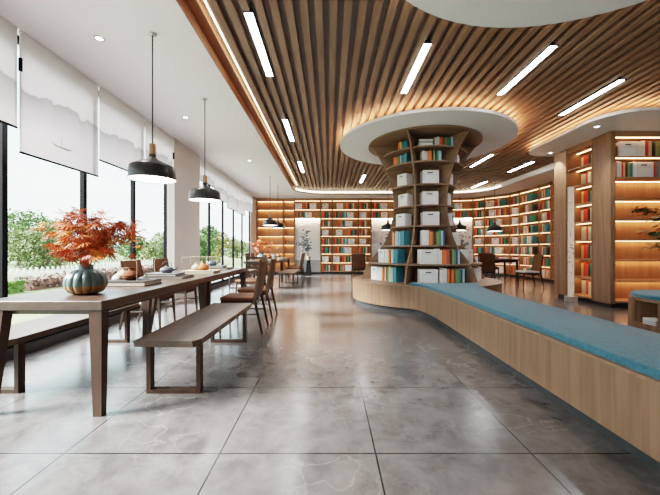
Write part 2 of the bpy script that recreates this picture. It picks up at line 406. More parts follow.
# ------------------------------------------------------------------ room shell
XR, YB, YF = 7.75, 14.62, -3.2
mb = MB(); mb.box2((-3.4, YF, -0.1), (XR, YB, 0.0)); struct(mb.build('floor', M['floor']))
# white ceiling with the rounded opening that shows the slats
HX0, HX1, HY1 = -1.325, 6.10, 13.05
hole = rrect(HX0, YF + 0.4, HX1, HY1, (0, 0, 1.35, 1.2), 12)
mb = MB(); bm = mb.bm
def loop_edges(pts, z):
    vs = [bm.verts.new((p[0], p[1], z)) for p in pts]
    return [bm.edges.new((vs[i], vs[(i + 1) % len(vs)])) for i in range(len(vs))]
ed = loop_edges([(-3.4, YF), (XR, YF), (XR, YB), (-3.4, YB)], ZC) + loop_edges(hole, ZC)
bmesh.ops.triangle_fill(bm, use_beauty=True, use_dissolve=False, edges=ed)
ceil = mb.build('ceiling', M['white'])
struct(ceil)
sol = ceil.modifiers.new('thick', 'SOLIDIFY'); sol.thickness = 0.02; sol.offset = 1
# rim of the opening: wood along the window side, white round the far and right sides
n = len(hole)
mw_, mr_ = MB(), MB()
for i in range(n):
    a, b = hole[i], hole[(i + 1) % n]
    m_ = mw_ if (abs(a[0] - HX0) < 1e-3 and abs(b[0] - HX0) < 1e-3) else mr_
    m_.quad((a[0], a[1], ZC), (b[0], b[1], ZC), (b[0], b[1], ZS + 0.16), (a[0], a[1], ZS + 0.16))
mw_.box2((HX0 - 0.001, YF + 0.4, ZC - 0.012), (HX0 + 0.012, HY1 - 1.2, ZC + 0.16), 0)
mw_.box2((HX0 + 0.012, YF + 0.4, ZC + 0.10), (HX0 + 0.12, HY1 - 1.05, ZC + 0.16), 0)
struct(mw_.build('trim_1', M['orangewood']))
struct(mr_.build('trim_2', M['white']))
mb = MB()                                   # thin dark bead under the far rim
arc = [p for p in hole if p[1] > HY1 - 1.5]
mb.tube([(p[0], p[1] - 0.0, ZC - 0.004) for p in arc], 0.018, 6)
struct(mb.build('trim_3', plain('rim_bead', (0.10, 0.085, 0.07), 0.5)))
# slats
mb = MB(); x = -1.13; k = 0
while x < HX1 - 0.03:
    yend = HY1 - 0.06
    if x < HX0 + 1.2: yend = HY1 - 1.2 + math.sqrt(max(0, 1.2 ** 2 - (HX0 + 1.2 - x) ** 2)) - 0.08
    if x > HX1 - 1.35: yend = HY1 - 1.35 + math.sqrt(max(0, 1.35 ** 2 - (x - HX1 + 1.35) ** 2)) - 0.08
    mb.box2((x, YF + 0.42, ZS), (x + 0.074, yend, ZS + 0.085)); x += 0.142; k += 1
struct(mb.build('ceiling_slats', M['slat']))
mb = MB(); mb.box2((HX0 - 0.3, YF + 0.3, ZS + 0.0855), (HX1 + 0.3, HY1 + 0.3, ZS + 0.12)); struct(mb.build('ceiling_upper', M['slatback']))
# cove light
mb = MB(); mb.box2((HX0 + 0.160, YF + 0.5, ZS + 0.0), (HX0 + 0.170, HY1 - 1.0, ZS + 0.012))
mb.build('cove_light', M['ledcove2'])
tag(bpy.data.objects['cove_light'], 'long thin light line along the wooden edge of the slatted ceiling', 'light strip')
mb = MB()
arc2 = inset(hole, 0.02); arc2 = [p for p in arc2 if p[1] > 8.2 and p[0] > HX0 + 0.1]
for i in range(len(arc2) - 1):
    a, b = arc2[i], arc2[i + 1]
    if (Vector(a) - Vector(b)).length > 8: continue
    mb.quad((a[0], a[1], ZC + 0.05), (b[0], b[1], ZC + 0.05), (b[0], b[1], ZC + 0.075), (a[0], a[1], ZC + 0.075))
o = mb.build('cove_light', M['ledcove2']); tag(o, 'curved cove light glowing along the far end of the slatted ceiling', 'light strip')

# hanging white discs and the soffit over the right bookcase
def disc(name, poly, rim_in, mats):
    mb = MB(); mb.prism(poly, ZC, ZC + 0.05, 0)
    struct(mb.build(name, mats))
    mb = MB(); q = inset(poly, rim_in); q2 = inset(poly, rim_in + 0.03); n = len(q)
    for i in range(n):
        j = (i + 1) % n
        mb.hexa([(q[i][0], q[i][1], ZC + 0.05), (q[j][0], q[j][1], ZC + 0.05), (q2[j][0], q2[j][1], ZC + 0.05), (q2[i][0], q2[i][1], ZC + 0.05)],
                [(q[i][0], q[i][1], ZC + 0.07), (q[j][0], q[j][1], ZC + 0.07), (q2[j][0], q2[j][1], ZC + 0.07), (q2[i][0], q2[i][1], ZC + 0.07)])
    return mb
CC = (1.96, 6.88)
mb = disc('ceiling_disc', circle(CC, 1.73, 64), 0.07, M['discwhite'])
tag(mb.build('cove_light', M['ledcove']), 'ring of warm light on the white disc over the tree-shaped bookcase', 'light strip')
mb = disc('ceiling_disc', circle((1.72, 1.50), 1.73, 64), 0.10, M['discwhite'])
tag(mb.build('cove_light', M['ledcove2']), 'light ring on the white disc at the top of the picture', 'light strip')
mb = disc('ceiling_soffit', rrect(4.45, 5.15, XR, 7.75, (0.6, 0, 0, 0.55), 10), 0.07, M['discwhite'])
tag(mb.build('cove_light', M['ledcove']), 'warm light line on the soffit above the right bookcase', 'light strip')
for nm in ('ceiling_disc', 'ceiling_disc.001', 'ceiling_soffit'):       # rods that carry them
    pass

# linear lights between the slats
protoL = None
LL = [(-0.79, 3.21, 'long light slot nearest the window side, largest of the left row'), (-0.79, 5.88, 'middle light slot in the left row of the slatted ceiling'),
      (-0.79, 8.75, 'farthest small light slot in the left row of the slatted ceiling'), (1.11, 10.35, 'short light slot seen left of the white disc'),
      (1.11, 3.70, 'steep light slot above the white disc of the column'), (2.56, 3.74, 'slanting light slot right of the disc, middle of three large ones'),
      (4.01, 4.5, 'slanting light slot nearest the right bookcase soffit'), (4.01, 8.1, 'light slot just right of the column disc'),
      (5.43, 8.75, 'far light slot between column and right soffit, upper one'), (5.43, 11.35, 'farthest light slot near the curved bookcase wall')]
for (x, y, lb) in LL:
    if protoL is None:
        protoL = thing('linear_light', lb, 'ceiling light', (x, y, ZS), 0, 'linear lights in the slatted ceiling')
        m1 = MB(); m1.box2((-0.046, -0.0, -0.004), (0.046, 1.22, 0.03)); m1.build('housing', M['black'], protoL)
        m2 = MB(); m2.box2((-0.040, 0.02, -0.008), (0.040, 1.20, -0.0045)); m2.build('diffuser', M['tube'], protoL)
    else: dup(protoL, (x, y, ZS), 0, lb)
# recessed downlights
protoD = None
for (x, y, z, lb) in ((-2.36, 3.39, ZC, 'round downlight in the white ceiling above the nearest blinds'), (-2.36, 5.43, ZC, 'round downlight in the white ceiling beyond the first pendant'),
                      (-1.95, 8.1, ZC, 'round downlight in the white ceiling near the second pendant'), (4.75, 5.85, ZC, 'small downlight in the soffit above the nearer pillar'), (5.0, 7.45, ZC, 'small downlight in the soffit above the farther pillar')):
    if protoD is None:
        protoD = thing('downlight', lb, 'ceiling light', (x, y, z), 0, 'round downlights')
        m1 = MB(); m1.lathe([(0.032, -0.001), (0.034, -0.006), (0.048, -0.006), (0.05, -0.0005)], 20); m1.build('trim_ring', M['steel'], protoD, smooth=True)
        m2 = MB(); m2.lathe([(0.0, -0.003), (0.033, -0.003)], 20); m2.build('lens', M['down'], protoD)
    else: dup(protoD, (x, y, z), 0, lb)

# walls
mb = MB(); mb.box2((-3.4, YB, 0), (XR, YB + 0.1, ZC)); struct(mb.build('wall_back', M['beige']))
mb = MB(); mb.box2((-3.4, YF - 0.1, 0), (XR + 0.1, YF, 0.2)); mb.box2((-3.4, YF - 0.1, 0.2), (0.6, YF, ZC)); mb.box2((7.0, YF - 0.1, 0.2), (XR + 0.1, YF, ZC)); mb.box2((0.6, YF - 0.1, 1.1), (7.0, YF, ZC)); struct(mb.build('wall_front', M['beige']))  # out of view; the low opening is added to admit fill light
mb = MB(); mb.box2((XR, YF, 0), (XR + 0.1, YB + 0.1, ZC)); struct(mb.build('wall_right', M['beige']))
mb = MB(); mb.box2((-3.22, 6.44, 0), (-3.02, 7.72, ZC - 0.001)); mb.box2((-3.22, 13.17, 0), (-3.13, YB, ZC - 0.001)); struct(mb.build('wall_left', M['beige']))
mb = MB(); mb.box2((-3.42, YF, 0), (-3.13, 6.439, 0.11)); mb.box2((-3.42, 7.721, 0), (-3.13, 13.169, 0.11)); struct(mb.build('baseboard_left', M['blackbase']))
# windows
edges = [(-3.1, -2.05), (-2.05, -1.0), (-1.0, 0.05), (0.05, 1.10), (1.10, 2.16), (2.16, 3.21), (3.21, 4.27), (4.27, 5.35), (5.35, 6.42), (7.74, 8.75), (8.75, 9.86), (9.86, 10.95), (10.95, 12.05), (12.05, 13.16)]
for i, (a, b) in enumerate(edges):
    w = thing('window_%d' % (i + 1), None, None); struct(w)
    mb = MB()
    mb.box2((-3.205, a, 0.11), (-3.15, a + 0.028, ZC)); mb.box2((-3.205, b - 0.028, 0.11), (-3.15, b, ZC))
    mb.box2((-3.205, a + 0.028, 0.11), (-3.15, b - 0.028, 0.155)); mb.box2((-3.205, a + 0.028, ZC - 0.06), (-3.15, b - 0.028, ZC))
    struct(mb.build('window_frame', M['black'], w))
    mb = MB(); mb.quad((-3.18, a + 0.028, 0.155), (-3.18, b - 0.028, 0.155), (-3.18, b - 0.028, ZC - 0.06), (-3.18, a + 0.028, ZC - 0.06)); struct(mb.build('window_pane', M['glass'], w))
for i in range(2, 6):          # unseen low glazing behind the camera, added to let in fill light
    xa, xb = -2.6 + 1.6 * i, -1.0 + 1.6 * i
    w = thing('window_%d' % (13 + i), None, None); struct(w)
    mb = MB(); mb.box2((xa, YF - 0.07, 0.2), (xa + 0.04, YF - 0.02, 1.1)); mb.box2((xb - 0.04, YF - 0.07, 0.2), (xb, YF - 0.02, 1.1)); mb.box2((xa + 0.04, YF - 0.07, 0.2), (xb - 0.04, YF - 0.02, 0.25)); mb.box2((xa + 0.04, YF - 0.07, 1.05), (xb - 0.04, YF - 0.02, 1.1))
    struct(mb.build('window_frame', M['black'], w))
    mb = MB(); mb.quad((xa + 0.04, YF - 0.045, 0.25), (xb - 0.04, YF - 0.045, 0.25), (xb - 0.04, YF - 0.045, 1.05), (xa + 0.04, YF - 0.045, 1.05)); struct(mb.build('window_pane', M['glass'], w))
# blinds
blind_def = [(1.05, 2.13, 2.2, 2.75), (-3.08, -2.06, 2.0, 2.7), (-2.04, -1.01, 2.0, 2.7), (-0.99, 0.04, 2.0, 2.7), (0.06, 1.03, 2.0, 2.7), (2.15, 3.225, 2.29, 2.75), (3.255, 4.36, 2.06, 2.72), (4.38, 5.455, 2.285, 2.72), (5.475, 6.42, 2.55, 2.80),
             (7.76, 8.74, 2.73, 2.9), (8.76, 9.85, 2.47, 2.8), (9.87, 10.94, 2.33, 2.75), (10.96, 12.04, 2.30, 2.75), (12.06, 13.14, 2.52, 2.85)]
blab = ['white roller blind nearest the camera, cut off by the picture edge', 'blind behind the camera, outside the picture, farthest', 'blind behind the camera, outside the picture, middle', 'blind just behind the camera, outside the picture', 'blind beside the camera, outside the picture',
        'pale roller blind at the left picture edge beside the white cord',
        'longest roller blind, printed with a grey mountain ridge and small boat', 'mountain-print blind behind the first pendant lamp', 'short plain blind beside the beige column, near side',
        'short white blind just beyond the beige column', 'second white blind beyond the beige column', 'third white blind beyond the beige column, hanging lower',
        'fourth white blind beyond the beige column', 'farthest white blind next to the empty bookcase']
for i, (a, b, z, rz) in enumerate(blind_def):
    t = thing('roller_blind', blab[i], 'blind', (-3.05, a, 0), 0, 'roller blinds on the window wall')
    mb = MB(); mb.box2((-0.003, 0, z), (0.003, b - a, ZC - 0.01)); f = mb.build('fabric', blind_mat('blind_print_%d' % i, rz), t)
    mb = MB(); mb.box2((-0.009, 0, z - 0.018), (0.009, b - a, z)); mb.build('bottom_bar', M['black'], t)
    mb = MB(); mb.tube([(0, 0.0, ZC - 0.012), (0, b - a, ZC - 0.012)], 0.010, 8); mb.build('roller', M['white'], t)
    if i < 5:          # unseen blinds alongside and behind the viewpoint, added to block sunlight
        t.name = 'unseen_sun_blind'; t['kind'] = 'structure'
        for k_ in ('label', 'category', 'group'): del t[k_]
    if i in (5, 8):
        mb = MB(); mb.tube([(0.02, b - a + 0.014, ZC - 0.02), (0.02, b - a + 0.014, z - 0.02)], 0.008, 6); c = mb.build('cord', M['white'], t)
        mb = MB(); mb.box2((0.008, b - a + 0.003, ZC - 0.42), (0.034, b - a + 0.025, ZC - 0.29)); mb.build('cord_clip', M['black'], c)
    if i == 6:       # the printed boat
        mb = MB()
        pts = [(-0.16, 0.0), (-0.10, -0.03), (0.08, -0.035), (0.16, 0.0), (0.08, -0.012), (-0.08, -0.012)]
        mb.bm.faces.new([mb.bm.verts.new((0.0035, 0.52 + p[0], 2.27 + p[1])) for p in pts])
        mb.quad((0.0035, 0.50, 2.26), (0.0035, 0.508, 2.26), (0.0035, 0.508, 2.36), (0.0035, 0.50, 2.36))
        mb.build('boat_print', plain('pale_ink', (0.4, 0.4, 0.41), 0.9), t)

# ------------------------------------------------------------------ book and box makers
BOOKMESH = {}
def book_mesh(col, t, h, d):
    key = (col, round(t, 3), round(h, 3), round(d, 3))
    if key not in BOOKMESH:
        mb = MB(); c = 0.004
        mb.box2((-t / 2, 0.004, 0), (-t / 2 + c, d, h), 0); mb.box2((t / 2 - c, 0.004, 0), (t / 2, d, h), 0)
        mb.hexa([(-t / 2, 0.004, 0), (-t / 4, 0, 0), (t / 4, 0, 0), (t / 2, 0.004, 0), (t / 2, 0.009, 0), (-t / 2, 0.009, 0)],
                [(-t / 2, 0.004, h), (-t / 4, 0, h), (t / 4, 0, h), (t / 2, 0.004, h), (t / 2, 0.009, h), (-t / 2, 0.009, h)], 0)
        mb.box2((-t / 2 + c, 0.009, 0.004), (t / 2 - c, d - 0.006, h - 0.005), 1)
        BOOKMESH[key] = mb.mesh('book', [M['book' + col], M['paper']])
    return BOOKMESH[key]
def q5(v): return round(v / 0.005) * 0.005
BOXMESH = {}
def add_box(label, mtx, w, h, d, group):
    """white file box: body with rounded edges, a dark hand slot, a lid seam"""
    key = (w, h, d)
    if key not in BOXMESH:
        mb = MB(); mb.box((0, d / 2, h / 2), (w, d, h), 0, None, 0.006)
        mb.box2((-w / 2 - 0.001, -0.0015, h * 0.66), (w / 2 + 0.001, 0.001, h * 0.675), 1)
        mb.box2((-w / 2 + 0.03, -0.0012, h * 0.08), (-w / 2 + 0.034, 0.001, h * 0.62), 1); mb.box2((w / 2 - 0.034, -0.0012, h * 0.08), (w / 2 - 0.03, 0.001, h * 0.62), 1)
        body = mb.mesh('storage_box', [M['boxwhite'], M['boxline']])
        mb = MB(); mb.box2((-w * 0.22, -0.002, h * 0.76), (w * 0.12, 0.002, h * 0.84), 0); slot = mb.mesh('hand_slot', M['boxdark'])
        BOXMESH[key] = (body, slot)
    body, slot = BOXMESH[key]
    o = put('storage_box', body); o.matrix_world = mtx; tag(o, label, 'box', group)
    s = put('hand_slot', slot, o); s['label'] = 'dark hand slot'
    return o
NB = [0]
STUFF = MB(); STUFFMATS = []
def stuff_book(col, t, h, d, mtx):
    m = M['book' + col]
    if m not in STUFFMATS: STUFFMATS.append(m)
    mi = STUFFMATS.index(m)
    r = bmesh.ops.create_cube(STUFF.bm, size=1.0)
    for v in r['verts']: v.co = mtx @ Vector((v.co.x * t, (v.co.y + 0.5) * d, (v.co.z + 0.5) * h))
    for f in {f for v in r['verts'] for f in v.link_faces}: f.material_index = mi
def add_book(label, mtx, col, t, h, d, group, stuff=False):
    if stuff: stuff_book(col, t, h, d, mtx); return
    NB[0] += 1
    o = put('book', book_mesh(col, q5(t), q5(h), q5(d))); o.matrix_world = mtx; tag(o, label, 'book', group)
    return o
def fill_row(mtx, width, pat, where, group, h0=0.25, start=0.0, bw=0.25, bh=0.25, bd=0.20, tmin=0.03, tmax=0.05, depth=0.17, stuff=False, rng=random):
    """books stand along local x from -width/2; letters are covers, b a box, . a gap, _ a small gap"""
    u = -width / 2 + start; nb = 0
    tot = {}
    cnt = {}
    nbx = pat.count('b'); bx = 0
    for ch in pat:
        if ch == '.': u += 0.12; continue
        if ch == '_': u += 0.03; continue
        if ch == 'b':
            w = bw
            if u + w > width / 2: break
            bx += 1
            lb = 'white file box, %s' % where if nbx == 1 else '%s white box from left, %s' % (ORD[bx - 1], where)
            add_box(lb, mtx @ Matrix.Translation((u + w / 2, 0.0, 0)), w, bh, bd, 'white file boxes on the shelves'); u += w + 0.008; continue
        t = q5(rng.uniform(tmin, tmax)); h = q5(h0 * rng.uniform(0.93, 1.06))
        if u + t > width / 2: break
        nb += 1
        add_book('%s book, %s from left, %s' % (BOOKCOL[ch][0], ORD[nb - 1], where), mtx @ Matrix.Translation((u + t / 2, rng.uniform(0, 0.012), 0)), ch, t, h, depth, group, stuff)
        u += t + 0.0015

# ------------------------------------------------------------------ wall bookcases
LV = [0.13 + 0.381 * k for k in range(9)]       # board levels (tops); the last is under the head board
ROWN = ['bottom', 'second', 'third', 'fourth', 'fifth', 'sixth', 'seventh', 'top']
def bay(p, q, label, niche=False, depth=0.34, group='lit bookcase bays along the walls', front=False, ystrip=None):
    """p -> q run left to right along the fronts as seen from the room"""
    p, q = Vector(p), Vector(q); w = (q - p).length; ang = math.atan2(q.y - p.y, q.x - p.x)
    t = thing('bookcase', label, 'bookcase', (p.x, p.y, 0), ang, group)
    lo = 6 if niche else 0
    sp = 0.026
    for s_ in (0, 1):
        mb = MB(); x0 = 0.001 if s_ == 0 else w - sp; mb.box2((x0, -0.018, 0.08), (x0 + sp - 0.001, depth, ZC - 0.002)); mb.build('side_panel', M['divider'], t)
    mb = MB(); mb.box2((sp, depth - 0.015, 0.08), (w - sp, depth, ZC - 0.002)); mb.build('back_panel', M['shelfback'], t)
    mb = MB(); mb.box2((sp, 0.0, LV[8] - 0.03), (w - sp, depth - 0.015, ZC - 0.002)); mb.build('head_board', M['shelf'], t)
    mb = MB(); mb.box2((0.001, 0.05, 0), (w - 0.001, depth, 0.08)); mb.build('plinth', M['blackbase'], t)
    sh = MB(); sh.box2((sp, 0.0, -0.03), (w - sp, depth - 0.015, 0.0)); shm = sh.mesh('shelf', M['shelf'])
    def strip_mesh(ys): return MB().box2((sp + 0.01, ys[0], -0.036), (w - sp - 0.01, ys[1], -0.030)).mesh('light_strip', M['led'])
    lsm = {False: strip_mesh(ystrip or (depth - 0.10, depth - 0.05)), True: strip_mesh((0.010, 0.045))}
    for k in range(lo, 8):
        put('shelf', shm, t, (0, 0, LV[k]))
        put('light_strip', lsm[bool(front is True or (front and k in front))], t, (0, 0, LV[k + 1]))
    if niche:
        mb = MB(); mb.box2((sp, 0.12, 0.60), (w - sp, 0.14, LV[6] - 0.03)); a = mb.build('art_panel', M['artpaper'], t)
        mb = MB(); mb.box2((sp, 0.10, 0.08), (w - sp, 0.14, 0.599)); mb.build('lower_panel', M['greywall'], t)
        mb = MB(); mb.box2((sp + 0.02, 0.02, LV[6] - 0.045), (w - sp - 0.02, 0.035, LV[6] - 0.032)); mb.build('light_strip', M['ledsoft'], t)
        # painted plum branch: thin brush shapes on the panel
        mb = MB(); rg = random.Random(int(p.x * 100))
        bx_, bz = w * (0.16 if p.x < 0 else 0.45), 0.72; pts = []
        for s_ in range(9):
            pts.append((bx_ + 0.05 * math.sin(s_ * 0.9), 0.1185, bz + s_ * 0.14)); 
        mb.tube(pts, [0.012 - 0.001 * i for i in range(9)], 5)
        for s_ in range(34):
            f = rg.random(); cx = bx_ + rg.gauss(0.12, 0.13) + f * 0.15; cz = 1.1 + f * 0.75 + rg.gauss(0, 0.06); r = rg.uniform(0.02, 0.055) * (1 if p.x < 0 else 1.5)
            cx = min(max(cx, sp + 0.06), w - 0.1)
            mb.bm.faces.new([mb.bm.verts.new((cx + r * math.cos(a_) * rg.uniform(0.6, 1.2), 0.1188, cz + r * math.sin(a_) * rg.uniform(0.5, 1))) for a_ in [-2 * PI * i / 7 for i in range(7)]])
        mb.build('branch_print', M['inkgrey'], a, weld=True)
    mt = Matrix.Translation((p.x, p.y, 0)) @ Matrix.Rotation(ang, 4, 'Z')
    def at(k, side=0.022): return mt @ Matrix.Translation((w / 2, 0.035, LV[k] + 0.0005)), w - 2 * sp - 0.02
    return t, at

YK = 14.2
X = [-3.12, -1.97, -1.49, -0.36, 0.146, 1.26, 1.81, 2.93, 3.45, 4.57, 5.09]
GB = 'books on the back and corner bookcases'
bays = [
    ((X[0], YK), (X[1], YK), 'wide empty lit bookcase bay at the far left, beside the windows', False, None, ''),
    ((X[1], YK), (X[2], YK), 'narrow empty lit bookcase bay left of the first art panel', False, None, ''),
    ((X[2], YK), (X[3], YK), 'bookcase bay with a tall white art panel behind the black plant stand', True, ['b.ROKKb', 'ROKGRKTb'], 'bay over the left art panel'),
    ((X[3], YK), (X[4], YK), 'narrow book bay directly right of the left art panel', False,
     ['_ORKGKC', '_b', 'ORKGTKC', '_ORKGKC', '_b', 'ROKGKCP', '_ORKTKC', '_b'], 'narrow bay right of the left art panel'),
    ((X[4], YK), (X[5], YK), 'wide book bay in the middle of the far wall', False,
     ['.ROKGROTb', 'b.ROKGKC', '.ROKGTSb', 'ROKG_RPTSGb', '.b..ORKGKC', '..ROTKSb', 'ROKG_RTGSTb', '._b_.ORKGC'], 'wide middle bay of the far wall'),
    ((X[5], YK), (X[6], YK), 'narrow book bay of the far wall behind the round bench end', False,
     ['_b', '_ORKGC', 'ORKGKC', '_b', '_ROGKCP', '_ORKGC', '_b', '_ORKGKC'], 'narrow bay left of the middle art panel'),
    ((X[6], YK), (X[7], YK), 'bookcase bay with art panel just left of the tree-shaped column', True, ['.ORKGSb', 'ORTKG.b'], 'bay over the middle art panel'),
    ((X[7], YK), (X[8], YK), 'narrow bookcase bay hidden behind the tree-shaped column', False, None, ''),
    ((X[8], YK), (X[9], YK), 'wide bookcase bay hidden behind the tree-shaped column', False, None, ''),
    ((X[9], YK), (X[10], YK), 'narrow bookcase bay at the right edge of the tree-shaped column', False, None, ''),
    ((X[10], YK), (6.12, 14.02), 'bookcase bay with art panel just right of the tree-shaped column', True, ['ORKGSb', 'b.ROKGTG'], 'bay over the right art panel'),
    ((6.12, 14.02), (6.42, 13.62), 'narrow book bay directly right of the right art panel', False,
     ['_ORKGKC', '_b', 'ORKGTK', '_b', 'ROKGTC', '_b', '_ORKTKC', '_ROGKT'], 'narrow bay right of the right art panel'),
    ((6.42, 13.62), (7.05, 12.86), 'wide book bay on the curved corner behind the dark pendant', False,
     ['ROKGTKb', '.RPOKGKRb', 'ORTSKGb', '..bROKG', 'b_ROTGT', 'RPKGTb', '.bROCKRO', 'b.RPTGT'], 'wide bay on the curved corner'),
    ((7.05, 12.86), (7.13, 12.36), 'narrow book bay between the two wide bays of the curved wall', False,
     ['_ROBGTC', '_b', '_ROBGTC', '_b', '_ROBGTC', '_b', '_b', '_ROTGTC'], 'narrow bay between two wide corner bays'),
    ((7.13, 12.36), (7.18, 11.27), 'wide book bay on the right wall behind the right chair', False,
     ['.CWPRTGK', '.CPWRCOKG', 'CPWOTTGCWK', 'CPTTGWCWCT', '.CWPWOKGT', '.CPWRKTTG', '..CWPRGTK', '_CPRCTTTGT'], 'wide bay on the right wall'),
    ((7.18, 11.27), (7.2, 10.70), 'book bay next to the tall oak pillar on the right wall', False,
     ['_CWPRC', '_ROKTG', '_CRTGK', '..KTG', '_CRTGT', '_CWPCR', '_ROKTGC', '_CRPTGT'], 'bay beside the tall oak pillar'),
    ((7.2, 10.70), (7.2, 9.55), 'wide bookcase bay on the right wall hidden behind the pillars', False, None, ''),
]
for (p, q, lb, niche, rows, where) in bays:
    t, at = bay(p, q, lb, niche, front=bool(rows))
    if not rows: continue
    far = q[0] < 6.5 and not where.startswith('wide bay on')
    for i, pat in enumerate(rows):
        k = (6 + (len(rows) - 1 - i)) if niche else i
        if niche: k = 7 if i == 0 else 6
        m_, w_ = at(k)
        narrow = w_ < 0.6
        fill_row(m_, w_, pat, '%s row of the %s' % (ROWN[k], where), GB, 0.26, 0.0, 0.27, 0.24, 0.2, 0.045 if narrow else 0.05, 0.062 if narrow else 0.075, 0.17, stuff=far)

# ------------------------------------------------------------------ right bookcase block with pillars
PX0, PY0 = 5.17, 6.06
def P_(name, a, b, m): mb = MB(); mb.box2((PX0 + a[0], PY0 + a[1], a[2]), (PX0 + b[0], PY0 + b[1], b[2])); return struct(mb.build(name, m))
P_('pillar_near', (0, 0, 0.08), (0.05, 0.41, ZC - 0.002), M['pillar'])
P_('pillar_far', (0, 1.15, 0.08), (0.36, 1.52, ZC - 0.002), M['pillar'])
P_('trim_4', (0.05, 0.07, 0), (0.36, 1.46, 0.079), M['blackbase'])
P_('partition_rear', (0.361, 1.40, 0.0), (2.55, 1.52, ZC - 0.002), M['pillar'])
t, at = bay((PX0 + 0.051, PY0), (PX0 + 1.45, PY0), 'large lit oak bookcase at the right, mostly empty, books on its top two shelves', depth=0.38, front=(6, 7), group='oak bookcases at the right')
t2, at2 = bay((PX0 + 1.452, PY0), (PX0 + 2.5, PY0), 'lit oak bookcase continuing beyond the right picture edge', depth=0.38, group='oak bookcases at the right')
t3, at3 = bay((PX0 + 0.012, PY0 + 1.149), (PX0 + 0.012, PY0 + 0.411), 'narrow bookcase set between the two oak pillars, behind the slim printed lamp', depth=0.46, ystrip=(0.20, 0.24), group='oak bookcases at the right')
GR = 'books on the right oak bookcase'
m_, w_ = at(7)
add_book('dark brown book left of the white box, top shelf of the right oak bookcase', m_ @ Matrix.Translation((-w_ / 2 + 0.06, 0.02, 0)), 'B', 0.06, 0.20, 0.18, GR)
fill_row(m_, w_, 'bWWRPKVTS', 'top row of the right oak bookcase', GR, 0.28, 0.12, 0.33, 0.28, 0.24, 0.05, 0.08, 0.2)
m_, w_ = at(6)
fill_row(m_, w_, 'WWRPKVTWbRT', 'seventh row of the right oak bookcase', GR, 0.28, 0.06, 0.33, 0.28, 0.24, 0.035, 0.055, 0.2)
for k in range(8):
    pat = ['CMRCGMR', 'YRRKGCM', 'YRRKMGK', 'CMRMGRK', 'CRRKMGR', 'YRRKGMC', 'CMRWMGK', 'CRRKMGY'][k]
    m_, w_ = at3(k)
    fill_row(m_ @ Matrix.Translation((0, 0.24, 0)), w_, pat, '%s row between the two oak pillars' % ROWN[k], 'books between the oak pillars', 0.28, 0.02, 0.2, 0.2, 0.2, 0.058, 0.068, 0.15)

# ------------------------------------------------------------------ curved bench with round base
def bench_outline(r=1.46):
    k = r / 1.46
    pl = [(1.56, 0.6), (1.56, 2.0), (1.56, 3.2), (1.56, 4.0)] + bez((1.56, 4.0), (1.56, 4.9), (1.57, 5.44), (1.30, 5.578), 12)
    a0 = math.atan2(5.578 - CC[1], 1.30 - CC[0]); a1 = math.atan2(5.578 - CC[1], 2.62 - CC[0]); 
    while a1 > a0: a1 -= 2 * PI
    N = 56
    pl += [(CC[0] + 1.4597 * math.cos(a0 + (a1 - a0) * i / N), CC[1] + 1.4597 * math.sin(a0 + (a1 - a0) * i / N)) for i in range(1, N + 1)]
    pl += bez((2.62, 5.578), (2.40, 5.46), (2.27, 4.9), (2.25, 4.0), 10) + [(2.26, 3.0), (2.28, 2.0), (2.30, 0.6)]
    return pl
ol = bench_outline()
t = thing('curved_bench', 'long curved oak bench with blue cushion, flowing into the round base of the column', 'bench', (0, 0, 0))
mb = MB(); mb.prism(ol, 0.09, 0.455); mb.build('body', M['oak'], t)
mb = MB(); mb.prism(inset(ol, -0.012), 0.4551, 0.472); mb.build('top_board', M['pillar'], t)
mb = MB(); mb.prism(inset(ol, 0.06), 0.0, 0.0899); mb.build('plinth', plain('grey_plinth', (0.045, 0.045, 0.047), 0.85, spec=0.1), t)
cu = [(1.57, 0.62), (1.57, 2.0), (1.57, 3.2), (1.57, 4.0)] + bez((1.57, 4.0), (1.57, 4.9), (1.585, 5.44), (1.36, 5.575), 12)
a0 = math.atan2(5.60 - CC[1], 1.37 - CC[0]); a1 = math.atan2(5.65 - CC[1], 2.56 - CC[0]); RR = 1.37
cu += [(CC[0] + RR * math.cos(a0 + (a1 - a0) * i / 16), CC[1] + RR * math.sin(a0 + (a1 - a0) * i / 16)) for i in range(0, 17)]
cu += bez((2.55, 5.56), (2.38, 5.42), (2.255, 4.9), (2.24, 4.0), 10) + [(2.25, 3.0), (2.27, 2.0), (2.29, 0.62)]
mb = MB()
c1, c2 = inset(cu, 0.004), inset(cu, 0.018)
n = len(cu); lay = [(c1, 0.4725), (cu, 0.480), (cu, 0.505), (c1, 0.517), (c2, 0.522)]
rings = [[mb.bm.verts.new((p[0], p[1], z)) for p in poly] for poly, z in lay]
for i in range(len(rings) - 1):
    for k in range(n): mb.bm.faces.new((rings[i][k], rings[i][(k + 1) % n], rings[i + 1][(k + 1) % n], rings[i + 1][k]))
mb.bm.faces.new(rings[-1]); mb.bm.faces.new(list(reversed(rings[0])))
mb.build('cushion', M['blue'], t, smooth=True)

